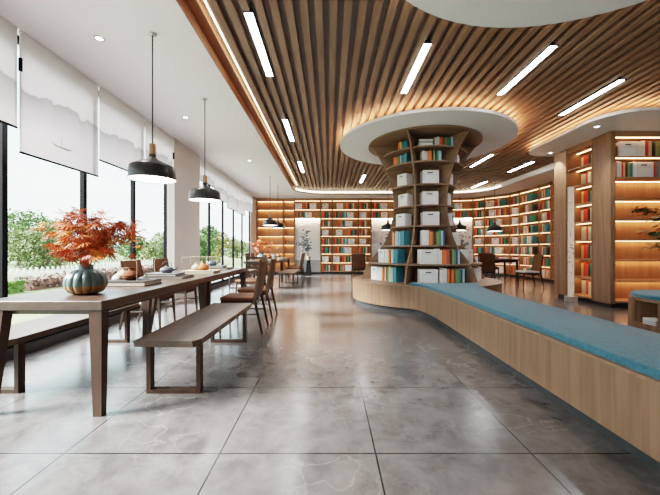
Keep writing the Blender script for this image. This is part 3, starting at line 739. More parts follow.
# ------------------------------------------------------------------ tree-shaped column bookcase
ZB = 0.4722
PROF = [(ZB, 1.28), (0.82, 1.12), (1.16, 0.83), (1.54, 0.67), (1.94, 0.61), (2.34, 0.645), (2.74, 0.78), (3.0, 0.92), (ZC - 0.002, 1.13)]
def rad(z):
    for i in range(len(PROF) - 1):
        (z0, r0), (z1, r1) = PROF[i], PROF[i + 1]
        if z <= z1:
            # smooth Catmull-like interpolation
            pm = PROF[i - 1][1] if i > 0 else r0 + (r0 - r1); pn = PROF[i + 2][1] if i + 2 < len(PROF) else r1 + (r1 - r0)
            u = (z - z0) / (z1 - z0)
            return 0.5 * (2 * r0 + (r1 - pm) * u + (2 * pm - 5 * r0 + 4 * r1 - pn) * u * u + (3 * r0 - pm - 3 * r1 + pn) * u ** 3)
    return PROF[-1][1]
col = thing('round_bookcase', 'tree-shaped round wooden bookcase column with shelves flaring at top and base', 'bookcase', (CC[0], CC[1], ZB))
mb = MB()
zz = [ZB + (ZC - 0.002 - ZB) * i / 40 for i in range(41)]
core_r = lambda z: max(0.34, min(rad(z) - 0.29, 0.76 - 0.42 * (z - ZB))) if z < 1.6 else (0.34 if z < 2.7 else 0.45)
prof = [(core_r(z), z - ZB) for z in zz]
mb.lathe(prof, 48); mb.build('core', M['coreW'], col, smooth=True)
LVC = [0.82, 1.16, 1.54, 1.94, 2.34, 2.74, 3.0]
for z in LVC:
    r = rad(z) if z < 2.9 else 0.84; mb = MB(); mb.prism(circle((0, 0), r, 64), -0.026, 0)
    bmesh.ops.translate(mb.bm, verts=mb.bm.verts, vec=(0, 0, z - ZB)); mb.build('shelf', M['colshelf'], col)
mb = MB(); mb.prism(circle((0, 0), 1.13, 64), ZC - 0.032 - ZB, ZC - 0.002 - ZB); mb.build('top_ring', M['colshelf'], col)
FWD = math.atan2(-CC[1], -CC[0])             # direction from the column to the camera
def azi(deg): return FWD + math.radians(deg + 3)   # + = viewer's right (counter-clockwise seen from above when looking from the camera)
for dgr in (-17, 43, 103, 163, 223, 283):
    mb = MB(); a = azi(dgr); d = Vector((math.cos(a), math.sin(a), 0)); s_ = Vector((-math.sin(a), math.cos(a), 0)) * 0.013
    pr = [(0.30, rad(z) + 0.006, z - ZB) for z in zz[:-1] + [ZC - 0.033]]
    prev = None
    for (ri, ro, z) in pr:
        ring = [mb.bm.verts.new(d * ri - s_ + Vector((0, 0, z))), mb.bm.verts.new(d * ro - s_ + Vector((0, 0, z))), mb.bm.verts.new(d * ro + s_ + Vector((0, 0, z))), mb.bm.verts.new(d * ri + s_ + Vector((0, 0, z)))]
        if prev:
            for k in range(4): mb.bm.faces.new((prev[k], prev[(k + 1) % 4], ring[(k + 1) % 4], ring[k]))
        else: mb.bm.faces.new(list(reversed(ring)))
        prev = ring
    mb.bm.faces.new(prev); mb.build('divider', M['colshelf'], col)
GC = 'books on the tree-shaped column'
SEC = {'left': -47, 'centre': 13, 'right': 73}
RN = ['bottom', 'second', 'third', 'fourth', 'fifth', 'sixth', 'seventh', 'top']
ZR = [ZB] + LVC
def crow(sec, row, pat, u0, dist=None, **kw):
    a = azi(SEC[sec]); z = ZR[row]
    zt = ZR[row + 1] - 0.026 if row < 7 else ZC
    r = rad(z) if row < 5 else rad(z)
    L = kw.pop('L', 0.8)
    d = dist if dist else math.sqrt(max(0.1, r * r - (L / 2) ** 2)) - 0.015
    m_ = Matrix.Translation((CC[0] + d * math.cos(a), CC[1] + d * math.sin(a), z + 0.0008)) @ Matrix.Rotation(a + PI / 2, 4, 'Z')
    fill_row(m_, 1.4, pat, '%s shelf, %s compartment of the round column' % (RN[row], sec), GC, kw.pop('h0', 0.27), 0.7 + u0, kw.pop('bw', 0.28), kw.pop('bh', 0.26), kw.pop('bd', 0.22), kw.pop('tmin', 0.03), kw.pop('tmax', 0.045), kw.pop('depth', 0.19), rng=random.Random(row * 7 + int(a * 10)))
crow('left', 0, 'bWWO_P_GYSTT', -0.44, dist=1.02, bw=0.22, bh=0.26, tmin=0.04, tmax=0.055)
crow('centre', 0, 'b_WWWO_OBVGNS', -0.36, dist=1.12, bw=0.3, bh=0.26)
crow('right', 0, 'b_b', -0.34, dist=1.08, bw=0.3, bh=0.26)
crow('left', 1, 'bWWPO_YSTTT', -0.31, dist=0.93, bw=0.18, h0=0.26)
crow('centre', 1, 'bWWOORB_VGNS', -0.33, dist=0.99, bw=0.3, h0=0.26)
crow('right', 1, 'b_b', -0.32, dist=0.93, bw=0.28)
crow('left', 2, 'OP_MS_STTT', -0.13, dist=0.74, h0=0.27, depth=0.17)
crow('centre', 2, 'WWWOOB_VGSN', -0.22, dist=0.76, h0=0.27, depth=0.17)
crow('right', 2, 'bK', -0.2, dist=0.73, bw=0.26, bh=0.25, bd=0.15, depth=0.15)
for row in (3, 4, 5):
    crow('left', row, 'b', -0.16 if row != 5 else -0.15, dist=rad(ZR[row]) - 0.07, bw=0.26, bh=0.25, bd=0.18)
    crow('centre', row, 'b', -0.17, dist=rad(ZR[row]) - 0.065, bw=0.31, bh=0.26, bd=0.2)
    crow('right', row, 'b', -0.15, dist=rad(ZR[row]) - 0.07, bw=0.26, bh=0.25, bd=0.18)
crow('left', 6, 'OO_V_STTT', -0.17, dist=0.655, h0=0.2, tmin=0.035, tmax=0.05, depth=0.18)
crow('centre', 6, 'WWOO_V_GS', -0.20, dist=0.67, h0=0.2, tmin=0.035, tmax=0.055, depth=0.18)
crow('right', 6, 'b', -0.12, dist=0.70, bw=0.22, bh=0.2, bd=0.18)
crow('left', 7, '..OYTTT', -0.235, dist=0.70, h0=0.185, tmin=0.04, tmax=0.06, depth=0.2)
crow('centre', 7, '...WWOR_VGTS', -0.34, dist=0.70, h0=0.185, tmin=0.03, tmax=0.045, depth=0.2)
# piles of books lying flat on the top shelf
def lying(sec, u, v, z0, cnt, cols, w, d, where, tilt=0.0, th=0.035):
    a = azi(SEC[sec]); base = Matrix.Translation((CC[0] + v * math.cos(a), CC[1] + v * math.sin(a), z0)) @ Matrix.Rotation(a + PI / 2 + tilt, 4, 'Z')
    for i in range(cnt):
        m_ = base @ Matrix.Translation((u, 0, th / 2 + i * (th + 0.001))) @ Matrix.Rotation(PI / 2, 4, 'Y') @ Matrix.Translation((0, 0.0, -w / 2))
        add_book('%s book lying flat, %s of the pile, top shelf, %s compartment of the column' % (BOOKCOL[cols[i]][0], ['lowest', 'second', 'third', 'uppermost'][i], sec), m_, cols[i], th, w, d, GC)
lying('left', -0.12, 0.66, 3.001, 2, 'WH', 0.24, 0.18, 'x', 0.1)
lying('centre', -0.155, 0.72, 3.001, 4, 'HWHW', 0.26, 0.2, 'x', 0.0)
lying('right', -0.1, 0.68, 3.001, 3, 'WHW', 0.22, 0.18, 'x', 0.0, 0.04)

# ------------------------------------------------------------------ tables, benches, chairs (window side)
PER = 6.6
def long_table(y0, label):
    t = thing('dining_table', label, 'table', (-1.875, y0, 0), 0, 'long dark tables by the windows')
    L = 3.75
    mb = MB(); mb.box2((-0.395, 0, 0.695), (0.395, L, 0.757), 0, 0.004); mb.build('tabletop', M['walnut'], t)
    mb = MB(); mb.box2((-0.34, 0.06, 0.66), (0.34, 0.085, 0.695)); mb.box2((-0.34, L - 0.085, 0.66), (0.34, L - 0.06, 0.695))
    mb.box2((-0.34, 0.085, 0.66), (-0.315, L - 0.085, 0.695)); mb.box2((0.315, 0.085, 0.66), (0.34, L - 0.085, 0.695)); mb.build('apron', M['walnut'], t)
    for sx in (-1, 1):
        for (yt, yb) in ((0.045, 0.03), (1.83, 1.885), (1.99, 1.935), (L - 0.045, L - 0.03)):
            mb = MB(); mb.bar((sx * (0.37 if sx < 0 else 0.36), yb, 0), (sx * (0.30 if sx < 0 else 0.345), yt, 0.6945), 0.056, 0.05, 0, 0.085, 0.075); mb.build('leg', M['walnutz'], t)
    return t
tab = long_table(2.15, 'long dark wood table at the front left, with the vase of orange maple')
tab2 = dup(tab, (-1.875, 2.15 + PER, 0), 0, 'farther long dark table, near the empty lit shelves')
def bench(loc, label):
    t = thing('bench', label, 'bench', loc, 0, 'wooden benches at the long tables')
    L = 1.67
    mb = MB(); mb.hexa([(-0.235, 0.02, 0.385), (0.2, 0.0, 0.385), (0.235, 0.06, 0.385), (0.235, L, 0.385), (-0.235, L, 0.385)],
                       [(-0.235, 0.0, 0.432), (0.19, 0.0, 0.432), (0.235, 0.075, 0.432), (0.235, L, 0.432), (-0.235, L, 0.432)]); mb.build('seat', M['benchtop'], t)
    for y in (0.15, L - 0.17):
        mb = MB(); 
        mb.box2((-0.205, y - 0.03, 0), (-0.173, y + 0.03, 0.3845)); mb.box2((0.173, y - 0.03, 0), (0.205, y + 0.03, 0.3845)); mb.box2((-0.173, y - 0.03, 0), (0.173, y + 0.03, 0.03))
        mb.build('leg', M['walnutz'], t)
    return t
b1 = bench((-1.18, 2.38, 0), 'wooden bench on square hoop legs in front of the near table, aisle side')
dup(b1, (-2.56, 2.38, 0), 0, 'wooden bench between the near table and the windows')
dup(b1, (-1.18, 2.38 + PER, 0), 0, 'wooden bench at the farther table, aisle side')
dup(b1, (-2.56, 2.38 + PER, 0), 0, 'wooden bench between the farther table and the windows')

def chair(name, label, group, seatm, slatted=False):
    """faces +Y; origin on the floor under the seat centre"""
    t = thing(name, label, 'chair', (0, 0, 0), 0, group)
    mb = MB(); mb.box((0, 0.0, 0.445), (0.46, 0.44, 0.05), 0, None, 0.018, 2); mb.build('seat', seatm, t, smooth=True)
    mb = MB(); mb.box2((-0.21, -0.2, 0.375), (0.21, 0.2, 0.4195)); mb.build('seat_frame', M['chairwood'], t)
    for sx in (-1, 1):
        mb = MB(); mb.bar((sx * 0.215, 0.215, 0), (sx * 0.2, 0.19, 0.4195), 0.022, 0.022, 0, 0.034, 0.034); mb.build('leg', M['chairwood'], t)
        mb = MB(); rx = sx * 0.218
        mb.bar((rx, -0.33, 0), (rx, -0.232, 0.45), 0.022, 0.024, 0, 0.032, 0.036); mb.bar((rx, -0.232, 0.45), (rx, -0.315, 0.945), 0.032, 0.036, 0, 0.022, 0.022); mb.build('leg', M['chairwood'], t)
        mb = MB(); mb.tube([(sx * 0.21, 0.2, 0.24), (sx * 0.216, -0.27, 0.24)], 0.009, 6); mb.build('stretcher', M['chairwood'], t)
    mb = MB(); mb.tube([(-0.21, -0.06, 0.24), (0.21, -0.06, 0.24)], 0.009, 6); mb.build('stretcher', M['chairwood'], t)
    if slatted:
        for z in (0.6, 0.70, 0.80, 0.90):
            mb = MB(); y = -0.232 - 0.083 * (z - 0.45) / 0.495; mb.box((0, y, z), (0.41, 0.016, 0.05)); mb.build('back_rail', M['chairwood'], t)
    else:
        mb = MB(); N = 6
        grid = []
        for i in range(N + 1):
            z = 0.47 + 0.46 * i / N; y = -0.232 - 0.083 * (z - 0.45) / 0.495
            grid.append([(x_, y - 0.018 * (1 - (x_ / 0.2) ** 2) , z) for x_ in (-0.2, -0.12, 0, 0.12, 0.2)])
        f = [[mb.bm.verts.new((p[0], p[1] + 0.012, p[2])) for p in r] for r in grid]; b = [[mb.bm.verts.new((p[0], p[1] - 0.012, p[2])) for p in r] for r in grid]
        for i in range(N):
            for k in range(4):
                mb.bm.faces.new((f[i][k], f[i][k + 1], f[i + 1][k + 1], f[i + 1][k])); mb.bm.faces.new((b[i][k + 1], b[i][k], b[i + 1][k], b[i + 1][k + 1]))
            mb.bm.faces.new((f[i][0], f[i + 1][0], b[i + 1][0], b[i][0])); mb.bm.faces.new((f[i][4], b[i][4], b[i + 1][4], f[i + 1][4]))
        for k in range(4):
            mb.bm.faces.new((f[0][k], b[0][k], b[0][k + 1], f[0][k + 1])); mb.bm.faces.new((f[N][k], f[N][k + 1], b[N][k + 1], b[N][k]))
        mb.build('backrest', M['leather'], t, smooth=True)
    return t
GCH = 'brown leather chairs at the long tables'
ch = chair('dining_chair', 'brown leather chair at the near table, aisle side, nearer of the pair', GCH, M['leather'])
ch.location = (-1.20, 4.50, 0); ch.rotation_euler = (0, 0, PI / 2)
dup(ch, (-1.20, 5.32, 0), PI / 2, 'brown leather chair at the near table, aisle side, second of the pair')
dup(ch, (-2.5, 4.68, 0), -PI / 2, 'brown leather chair on the window side of the near table, behind the clay pots')
dup(ch, (-2.5, 5.50, 0), -PI / 2, 'brown leather chair on the window side of the near table, behind the grey teapot')
dup(ch, (-1.20, 4.50 + PER, 0), PI / 2, 'brown leather chair at the farther table, aisle side, nearer one')
dup(ch, (-1.20, 5.32 + PER, 0), PI / 2, 'brown leather chair at the farther table, aisle side, beside the plant stand')
dup(ch, (-2.5, 4.68 + PER, 0), -PI / 2, 'brown leather chair at the farther table on the window side, nearer one')
dup(ch, (-2.5, 5.50 + PER, 0), -PI / 2, 'brown leather chair at the farther table on the window side, far one')
cs = chair('slatted_chair', 'chair with a slatted wooden back at the end of the near table', 'chairs with slatted backs', M['leather'], True)
cs.location = (-1.62, 6.78, 0); cs.rotation_euler = (0, 0, math.radians(180 - 12)); 
# pendants
def pendant(x, y, label, drop=0.0, group='dark pendant lamps over the long tables'):
    t = thing('pendant_lamp', label, 'pendant lamp', (x, y, 1.79 - drop), 0, group)
    zt = ZC - 1.79 + drop
    mb = MB(); mb.lathe([(0.0, zt - 0.001), (0.035, zt - 0.001), (0.035, zt - 0.012), (0.012, zt - 0.02), (0.0, zt - 0.02)], 16); mb.build('ceiling_cap', M['steel'], t, smooth=True)
    mb = MB(); mb.tube([(0, 0, 0.36), (0, 0, zt - 0.015)], 0.007, 8); mb.build('cord', M['shade'], t)
    mb = MB(); mb.lathe([(0.0, 0.36), (0.031, 0.36), (0.033, 0.27), (0.036, 0.255), (0.0, 0.255)], 16); mb.build('neck', M['neckwood'], t, smooth=True)
    mb = MB(); mb.lathe([(0.214, 0.004), (0.218, 0.0), (0.220, 0.004), (0.208, 0.125), (0.198, 0.138), (0.06, 0.20), (0.036, 0.225), (0.034, 0.256), (0.0, 0.256)], 40)
    mb.lathe([(0.214, 0.004), (0.202, 0.123), (0.19, 0.13), (0.03, 0.19)], 40, 1); mb.build('shade', [M['shade'], M['white']], t, smooth=True)
    mb = MB(); mb.lathe([(0.0, 0.012), (0.212, 0.012)], 40); mb.build('diffuser', M['lampglow'], t)
    return t
p1 = pendant(-1.775, 3.32, 'dark metal pendant with a wooden neck, largest, over the near table')
dup(p1, (-1.79, 4.76, 1.79), 0, 'dark pendant with wooden neck, second over the near table, beside the column')
dup(p1, (-1.77, 9.92, 1.79), 0, 'distant dark pendant before the empty shelves, left of two')
dup(p1, (-1.75, 11.3, 1.79), 0, 'distant dark pendant before the empty shelves, right of two')

# things on the tables
def vase(loc, label, group=None):
    t = thing('vase', label, 'vase', loc, 0, group); t.scale = (0.80, 0.80, 0.84)
    mb = MB(); mb.lathe([(0.0, 0.0), (0.09, 0.0), (0.135, 0.02), (0.163, 0.06), (0.172, 0.10), (0.165, 0.145), (0.135, 0.19), (0.09, 0.215), (0.066, 0.222)], 112, 0, 14, 0.075)
    mb.build('body', M['vase'], t, smooth=True)
    mb = MB(); mb.lathe([(0.068, 0.21), (0.06, 0.225), (0.058, 0.245), (0.064, 0.262), (0.057, 0.262), (0.05, 0.24), (0.05, 0.15)], 32); mb.build('neck', plain('dark_teal_glaze', (0.05, 0.075, 0.078), 0.35), t, smooth=True)
    return t
TT = 0.7575
vase((-1.84, 2.50, TT), 'ribbed teal and gold vase on the near table, holding orange maple', 'ribbed vases')
vase((-1.87, 9.2, TT), 'ribbed vase with orange branches on the farther table', 'ribbed vases')
def maple(loc, label, seed, n_leaf=44):
    rg = random.Random(seed); t = thing('maple_branches', label, 'foliage', loc, 0, 'orange maple branches')
    # (dx, dy, dz) of tips above the vase mouth
    tips = [(-0.10, 0.02, 0.40), (0.03, 0.03, 0.42), (0.13, -0.02, 0.36), (-0.20, 0.05, 0.26), (0.34, 0.02, 0.28), (0.25, 0.05, 0.34), (-0.06, -0.08, 0.32), (0.09, 0.10, 0.28), (-0.13, 0.0, 0.13), (0.18, -0.04, 0.13), (-0.03, 0.12, 0.20), (0.05, -0.1, 0.2)]
    for tx, ty, tz in tips:
        mid = (tx * 0.25, ty * 0.25, tz * 0.7); P0 = Vector((rg.uniform(-.02, .02), rg.uniform(-.02, .02), -0.06)); P1 = Vector(mid); P2 = Vector((tx, ty, tz))
        pts = [P0.lerp(P1, i / 4).lerp(P1.lerp(P2, i / 4), i / 4) for i in range(5)]
        mb = MB(); mb.tube(pts, [0.005, 0.0045, 0.004, 0.003, 0.002], 5); br = mb.build('branch', M['twig'], t)
        mb = MB()
        for i in range(n_leaf):
            f = rg.random() ** 0.6; c = pts[2].lerp(P2, f) + Vector((rg.gauss(0, 0.05), rg.gauss(0, 0.05), rg.gauss(0, 0.022)))
            out = (c - Vector((0, 0, c.z - 0.1))); out.z = 0
            yaw = math.atan2(out.y, out.x) + rg.gauss(0, 0.9); sz = rg.uniform(0.06, 0.115); mi = rg.choice((0, 0, 0, 0, 1, 2))
            e1 = Vector((math.cos(yaw), math.sin(yaw), rg.uniform(-1.0, 0.15))).normalized()
            e2 = e1.cross(Vector((rg.gauss(0, 0.6), rg.gauss(0, 0.6), 1))).normalized(); nn_ = e1.cross(e2)
            for k in range(7):
                a = (k - 3) * 0.44; ln = sz * (1 - 0.12 * abs(k - 3))
                mb.leaf(c, e1 * math.cos(a) + e2 * math.sin(a) + Vector((0, 0, -0.10 * abs(k - 3))), nn_, ln, ln * 0.125, mi)
        mb.build('leaves', [M['mapleA'], M['mapleB'], M['mapleC']], br, weld=False)
    # long stray sprigs
    for (tx, ty, tz) in ((-0.31, 0.0, 0.31), (0.44, 0.0, 0.16)):
        P2 = Vector((tx, ty, tz)); pts = [Vector((0, 0, -0.05)), Vector((tx * 0.35, ty, tz * 0.75)), Vector((tx * 0.7, ty, tz * 1.02)), P2]
        mb = MB(); mb.tube(pts, [0.004, 0.003, 0.0025, 0.0015], 5); br = mb.build('branch', M['twig'], t)
        mb = MB()
        for i in range(7):
            c = P2 + Vector((rg.gauss(0, 0.025), rg.gauss(0, 0.03), rg.gauss(0, 0.02)))
            for k in range(5): a = rg.uniform(0, 2 * PI); mb.leaf(c, (math.cos(a), math.sin(a), -0.4), (0, 0, 1), 0.055, 0.012, rg.choice((0, 2, 2)))
        mb.build('leaves', [M['mapleA'], M['mapleB'], M['mapleC']], br, weld=False)
    return t
maple((-1.84, 2.50, TT + 0.21), 'spray of orange maple leaves in the teal vase, near table', 3)
maple((-1.87, 9.2, TT + 0.21), 'small-looking orange branches in the vase on the farther table', 5, 16)
def flat_book(loc, w, d, h, cover, label, group, rz=0.0):
    t = thing('book', label, 'book', loc, rz, group)
    mb = MB(); mb.box2((-w / 2, -d / 2, 0), (w / 2, d / 2, 0.005)); mb.box2((-w / 2, -d / 2, h - 0.005), (w / 2, d / 2, h)); mb.box2((-w / 2, -d / 2, 0.005), (-w / 2 + 0.006, d / 2, h - 0.005)); mb.build('cover', cover, t)
    mb = MB(); mb.box2((-w / 2 + 0.006, -d / 2 + 0.006, 0.005), (w / 2 - 0.006, d / 2 - 0.006, h - 0.005)); mb.build('page_block', M['paper'], t)
    return t
GT = 'books lying on the near table'
def gourd(loc, m, label, s=1.0):
    t = tag(MB().lathe([(0, 0), (0.05 * s, 0), (0.085 * s, 0.025 * s), (0.092 * s, 0.055 * s), (0.07 * s, 0.09 * s), (0.034 * s, 0.108 * s), (0.026 * s, 0.125 * s), (0.036 * s, 0.145 * s), (0.03 * s, 0.145 * s), (0.02 * s, 0.12 * s), (0.02 * s, 0.10 * s)], 28).build('clay_pot', m, None, loc, 0, True), label, 'pot', 'small clay pots on the near table')
    return t
def teapot(loc, label, s=1.0):
    t = thing('teapot', label, 'teapot', loc, math.radians(20), 'grey teapots')
    mb = MB(); mb.lathe([(0, 0), (0.055 * s, 0), (0.09 * s, 0.02 * s), (0.098 * s, 0.045 * s), (0.08 * s, 0.075 * s), (0.04 * s, 0.09 * s), (0.0, 0.092 * s)], 28); mb.build('body', M['slate'], t, smooth=True)
    mb = MB(); mb.lathe([(0, 0.0925 * s), (0.035 * s, 0.0925 * s), (0.03 * s, 0.10 * s), (0.008 * s, 0.105 * s), (0.012 * s, 0.12 * s), (0, 0.124 * s)], 16); mb.build('lid', M['slate'], t, smooth=True)
    mb = MB(); mb.tube([(0.085 * s, 0, 0.04 * s), (0.125 * s, 0, 0.06 * s), (0.14 * s, 0, 0.085 * s)], [0.016 * s, 0.011 * s, 0.008 * s], 8); mb.build('spout', M['slate'], t, smooth=True)
    mb = MB(); mb.tube([(-0.06 * s, 0, 0.075 * s), (-0.06 * s, 0, 0.14 * s), (0, 0, 0.175 * s), (0.06 * s, 0, 0.14 * s), (0.06 * s, 0, 0.075 * s)], 0.005 * s, 6); mb.build('handle', M['slate'], t, smooth=True)
    return t
def acrylic(loc, w, d, h, label):
    t = thing('display_cover', label, 'glass cover', loc, 0, 'clear covers over the clay pots')
    mb = MB()
    for (a, b) in (((-w / 2, -d / 2), (w / 2, -d / 2)), ((w / 2, -d / 2), (w / 2, d / 2)), ((w / 2, d / 2), (-w / 2, d / 2)), ((-w / 2, d / 2), (-w / 2, -d / 2))):
        mb.quad((a[0], a[1], 0), (b[0], b[1], 0), (b[0], b[1], h), (a[0], a[1], h))
    mb.quad((-w / 2, -d / 2, h), (w / 2, -d / 2, h), (w / 2, d / 2, h), (-w / 2, d / 2, h)); mb.build('panes', M['glass2'], t)
    mb = MB(); c = [(-w / 2, -d / 2), (w / 2, -d / 2), (w / 2, d / 2), (-w / 2, d / 2)]
    for i in range(4):
        p, q = c[i], c[(i + 1) % 4]; mb.tube([(p[0], p[1], 0), (p[0], p[1], h)], 0.0018, 4); mb.tube([(p[0], p[1], h), (q[0], q[1], h)], 0.0015, 4)
    mb.build('edges', M['cream'], t)
    return t
# first pile
flat_book((-1.87, 3.13, TT), 0.42, 0.32, 0.045, M['darkcover'], 'thick book with pale page edges under the brown clay pot', GT)
z = TT + 0.0455
gourd((-1.87, 3.12, z), M['terracotta'], 'round brown clay pot on the nearest table book', 0.82); gourd((-1.99, 3.205, z), M['cream'], 'cream clay pot partly hidden behind the brown pot', 0.76)
acrylic((-1.905, 3.13, z), 0.34, 0.30, 0.19, 'clear box cover around the brown and cream pots')
# second pile
flat_book((-1.86, 3.86, TT), 0.44, 0.32, 0.028, M['darkcover'], 'dark book at the bottom of the pile under the nearer teapot', GT)
flat_book((-1.90, 3.85, TT + 0.0285), 0.34, 0.26, 0.03, M['greypaper'], 'grey book directly under the nearer teapot', GT)
teapot((-1.89, 3.85, TT + 0.059), 'small grey teapot on a pile of books, nearer one', 0.78)
# third pile
flat_book((-1.80, 4.64, TT), 0.46, 0.30, 0.035, M['cream'], 'pale book under the orange pot, farther along the near table', GT)
z = TT + 0.0355
gourd((-1.76, 4.64, z), M['apricot'], 'orange clay pot on the pale book beside the column', 0.8); gourd((-1.89, 4.715, z), M['cream'], 'cream clay pot partly hidden behind the orange pot', 0.75)
acrylic((-1.82, 4.65, z), 0.38, 0.29, 0.19, 'clear box cover around the orange pot')
# fourth pile
flat_book((-1.85, 5.45, TT), 0.46, 0.32, 0.03, M['darkcover'], 'dark book at the bottom of the farthest pile on the near table', GT)
flat_book((-1.90, 5.45, TT + 0.0305), 0.36, 0.26, 0.03, M['greypaper'], 'grey book directly under the farther teapot', GT)
teapot((-1.93, 5.45, TT + 0.061), 'small grey teapot at the far end of the near table', 0.85)
# farther table
for i, (dx, dy, m_, lb) in enumerate(((-0.0, 0.75, 'terracotta', 'brown clay pot on the farther table behind the vase'), (0.02, 1.55, 'slate', 'dark clay pot midway along the farther table'), (0.02, 2.4, 'apricot', 'orange clay pot near the end of the farther table'))):
    flat_book((-1.82 + dx, 8.9 + dy + 0.3, TT), 0.42, 0.3, 0.04, M['darkcover'] if i != 1 else M['paper'], ['dark book under the brown pot, farther table', 'pale book under the dark pot, farther table', 'dark book under the orange pot, farther table'][i], 'books lying on the farther table')
    o = gourd((-1.80 + dx, 8.9 + dy + 0.3, TT + 0.0405), M[m_], lb, 0.9); o['group'] = 'clay pots on the farther table'

# plant stand by the left art panel
t = thing('plant_stand', 'black tapered pedestal before the left art panel', 'stand', (-0.83, 13.4, 0))
mb = MB(); mb.bar((0, 0, 0.03), (0, 0, 0.60), 0.24, 0.24, 0, 0.13, 0.13); mb.build('shaft', M['black'], t)
mb = MB(); mb.box2((-0.13, -0.13, 0), (0.13, 0.13, 0.03)); mb.build('base', M['black'], t)
mb = MB(); mb.box2((-0.10, -0.10, 0.60), (0.10, 0.10, 0.625)); mb.build('top', M['black'], t)
t = thing('potted_plant', 'white pot with a tall blue-grey leafed branch on the black pedestal', 'plant', (-0.83, 13.4, 0.6255))
mb = MB(); mb.lathe([(0, 0), (0.06, 0), (0.085, 0.06), (0.085, 0.15), (0.075, 0.15), (0.07, 0.12), (0, 0.12)], 20); mb.build('pot', M['cream'], t, smooth=True)
rg = random.Random(9)
for (tx, tz) in ((-0.22, 1.0), (-0.10, 1.15), (-0.02, 0.9), (-0.30, 0.75)):
    pts = [Vector((0, 0, 0.1)).lerp(Vector((tx * 0.4, 0, tz * 0.5)), i / 3).lerp(Vector((tx * 0.4, 0, tz * 0.5)).lerp(Vector((tx, 0, tz)), i / 3), i / 3) for i in range(4)]
    mb = MB(); mb.tube(pts, [0.008, 0.007, 0.005, 0.003], 5); br = mb.build('stem', M['twig'], t)
    mb = MB()
    for i in range(26):
        c = pts[1].lerp(pts[3], rg.random()) + Vector((rg.gauss(0, 0.05), rg.gauss(0, 0.05), rg.gauss(0, 0.04))); a = rg.uniform(0, 2 * PI)
        mb.leaf(c, (math.cos(a), math.sin(a), rg.uniform(-0.4, 0.5)), (0, 1, 0.3), 0.12, 0.06)
    mb.build('leaves', M['leafblue'], br, weld=False)

# ------------------------------------------------------------------ tables behind the column
def square_table(loc, label, s=0.85):
    t = thing('square_table', label, 'table', loc, 0, 'small dark tables near the curved bookcase')
    mb = MB(); mb.box2((-s / 2, -s / 2, 0.725), (s / 2, s / 2, 0.76), 0, 0.004); mb.build('tabletop', M['chairwood'], t)
    mb = MB(); mb.box2((-s / 2 + 0.07, -s / 2 + 0.07, 0.66), (s / 2 - 0.07, s / 2 - 0.07, 0.7245)); mb.build('apron', M['chairwood'], t)
    for sx in (-1, 1):
        for sy in (-1, 1):
            mb = MB(); mb.bar((sx * (s / 2 - 0.04), sy * (s / 2 - 0.04), 0), (sx * (s / 2 - 0.065), sy * (s / 2 - 0.065), 0.7245), 0.035, 0.035, 0, 0.05, 0.05); mb.build('leg', M['chairwood'], t)
    return t
st = square_table((5.55, 10.75, 0), 'square dark table under the right dark pendant by the curved bookcase')
dup(st, (1.72, 10.3, 0), 0, 'dark table behind the left side of the column, with a small plant')
dup(st, (4.15, 11.9, 0), 0, 'dark table mostly hidden behind the column')
dup(ch, (4.72, 9.95, 0), math.radians(-20), 'brown-backed chair between the column and the small square table', 'chairs near the curved bookcase')
dup(ch, (1.03, 11.05, 0), math.radians(-14), 'brown-backed chair at the left end of the round bench base', 'chairs near the curved bookcase')
wc = chair('lounge_chair', 'dark chair with a pale seat at the right of the small square table', 'chairs near the curved bookcase', M['greyfab'])
wc.location = (5.62, 9.35, 0); wc.rotation_euler = (0, 0, math.radians(90 - 4)); 
dup(ch, (5.6, 11.5, 0), math.radians(180), 'dark chair behind the small square table, facing the room', 'chairs near the curved bookcase')
pendant(5.02, 10.0, 'wide black pendant over the table by the curved bookcase', 0.17, 'dark pendants near the curved bookcase')
pendant(1.86, 10.45, 'dark pendant seen at the left edge of the column', 0.11, 'dark pendants near the curved bookcase')
pendant(4.2, 10.6, 'dark pendant seen at the right edge of the column', 0.11, 'dark pendants near the curved bookcase')
t = thing('potted_plant', 'small green plant in a pot on the table left of the column', 'plant', (1.70, 10.25, 0.7605))
mb = MB(); mb.lathe([(0, 0), (0.05, 0), (0.07, 0.05), (0.07, 0.11), (0.06, 0.11), (0.055, 0.09), (0, 0.09)], 18); mb.build('pot', M['cream'], t, smooth=True)
mb = MB(); rg = random.Random(4)
for i in range(90):
    a = rg.uniform(0, 2 * PI); e = rg.uniform(0.3, 1.4); r = rg.uniform(0.08, 0.26)
    c = Vector((0, 0, 0.1)) + Vector((math.cos(a) * math.cos(e), math.sin(a) * math.cos(e), math.sin(e))) * r
    mb.leaf(c, (math.cos(a), math.sin(a), 0.3), (0, 0, 1), 0.09, 0.04)
mb.build('leaves', plain('sage_leaf', (0.22, 0.24, 0.10), 0.6, noise=0.3), t, weld=False)

# ------------------------------------------------------------------ tall printed lamp beside the bookcase
t = thing('floor_lamp', 'tall slim white lamp with ink-branch print, standing before the oak pillars', 'floor lamp', (5.03, 6.86, 0))
mb = MB(); mb.box2((-0.085, -0.085, 0), (0.085, 0.085, 0.11), 0, 0.005); mb.build('base', M['stone'], t)
mb = MB(); mb.box2((-0.038, -0.038, 0.1105), (0.038, 0.038, 2.38))
m_ = ink_mat('lamp_print', (0.45, 0.39, 0.33), 0.545, 9, 0.6)
bb = m_.node_tree.nodes['Principled BSDF']; bb.inputs['Emission Color'].default_value = (1, 0.85, 0.68, 1); bb.inputs['Emission Strength'].default_value = 0.08
mb.build('lamp_shade', m_, t)

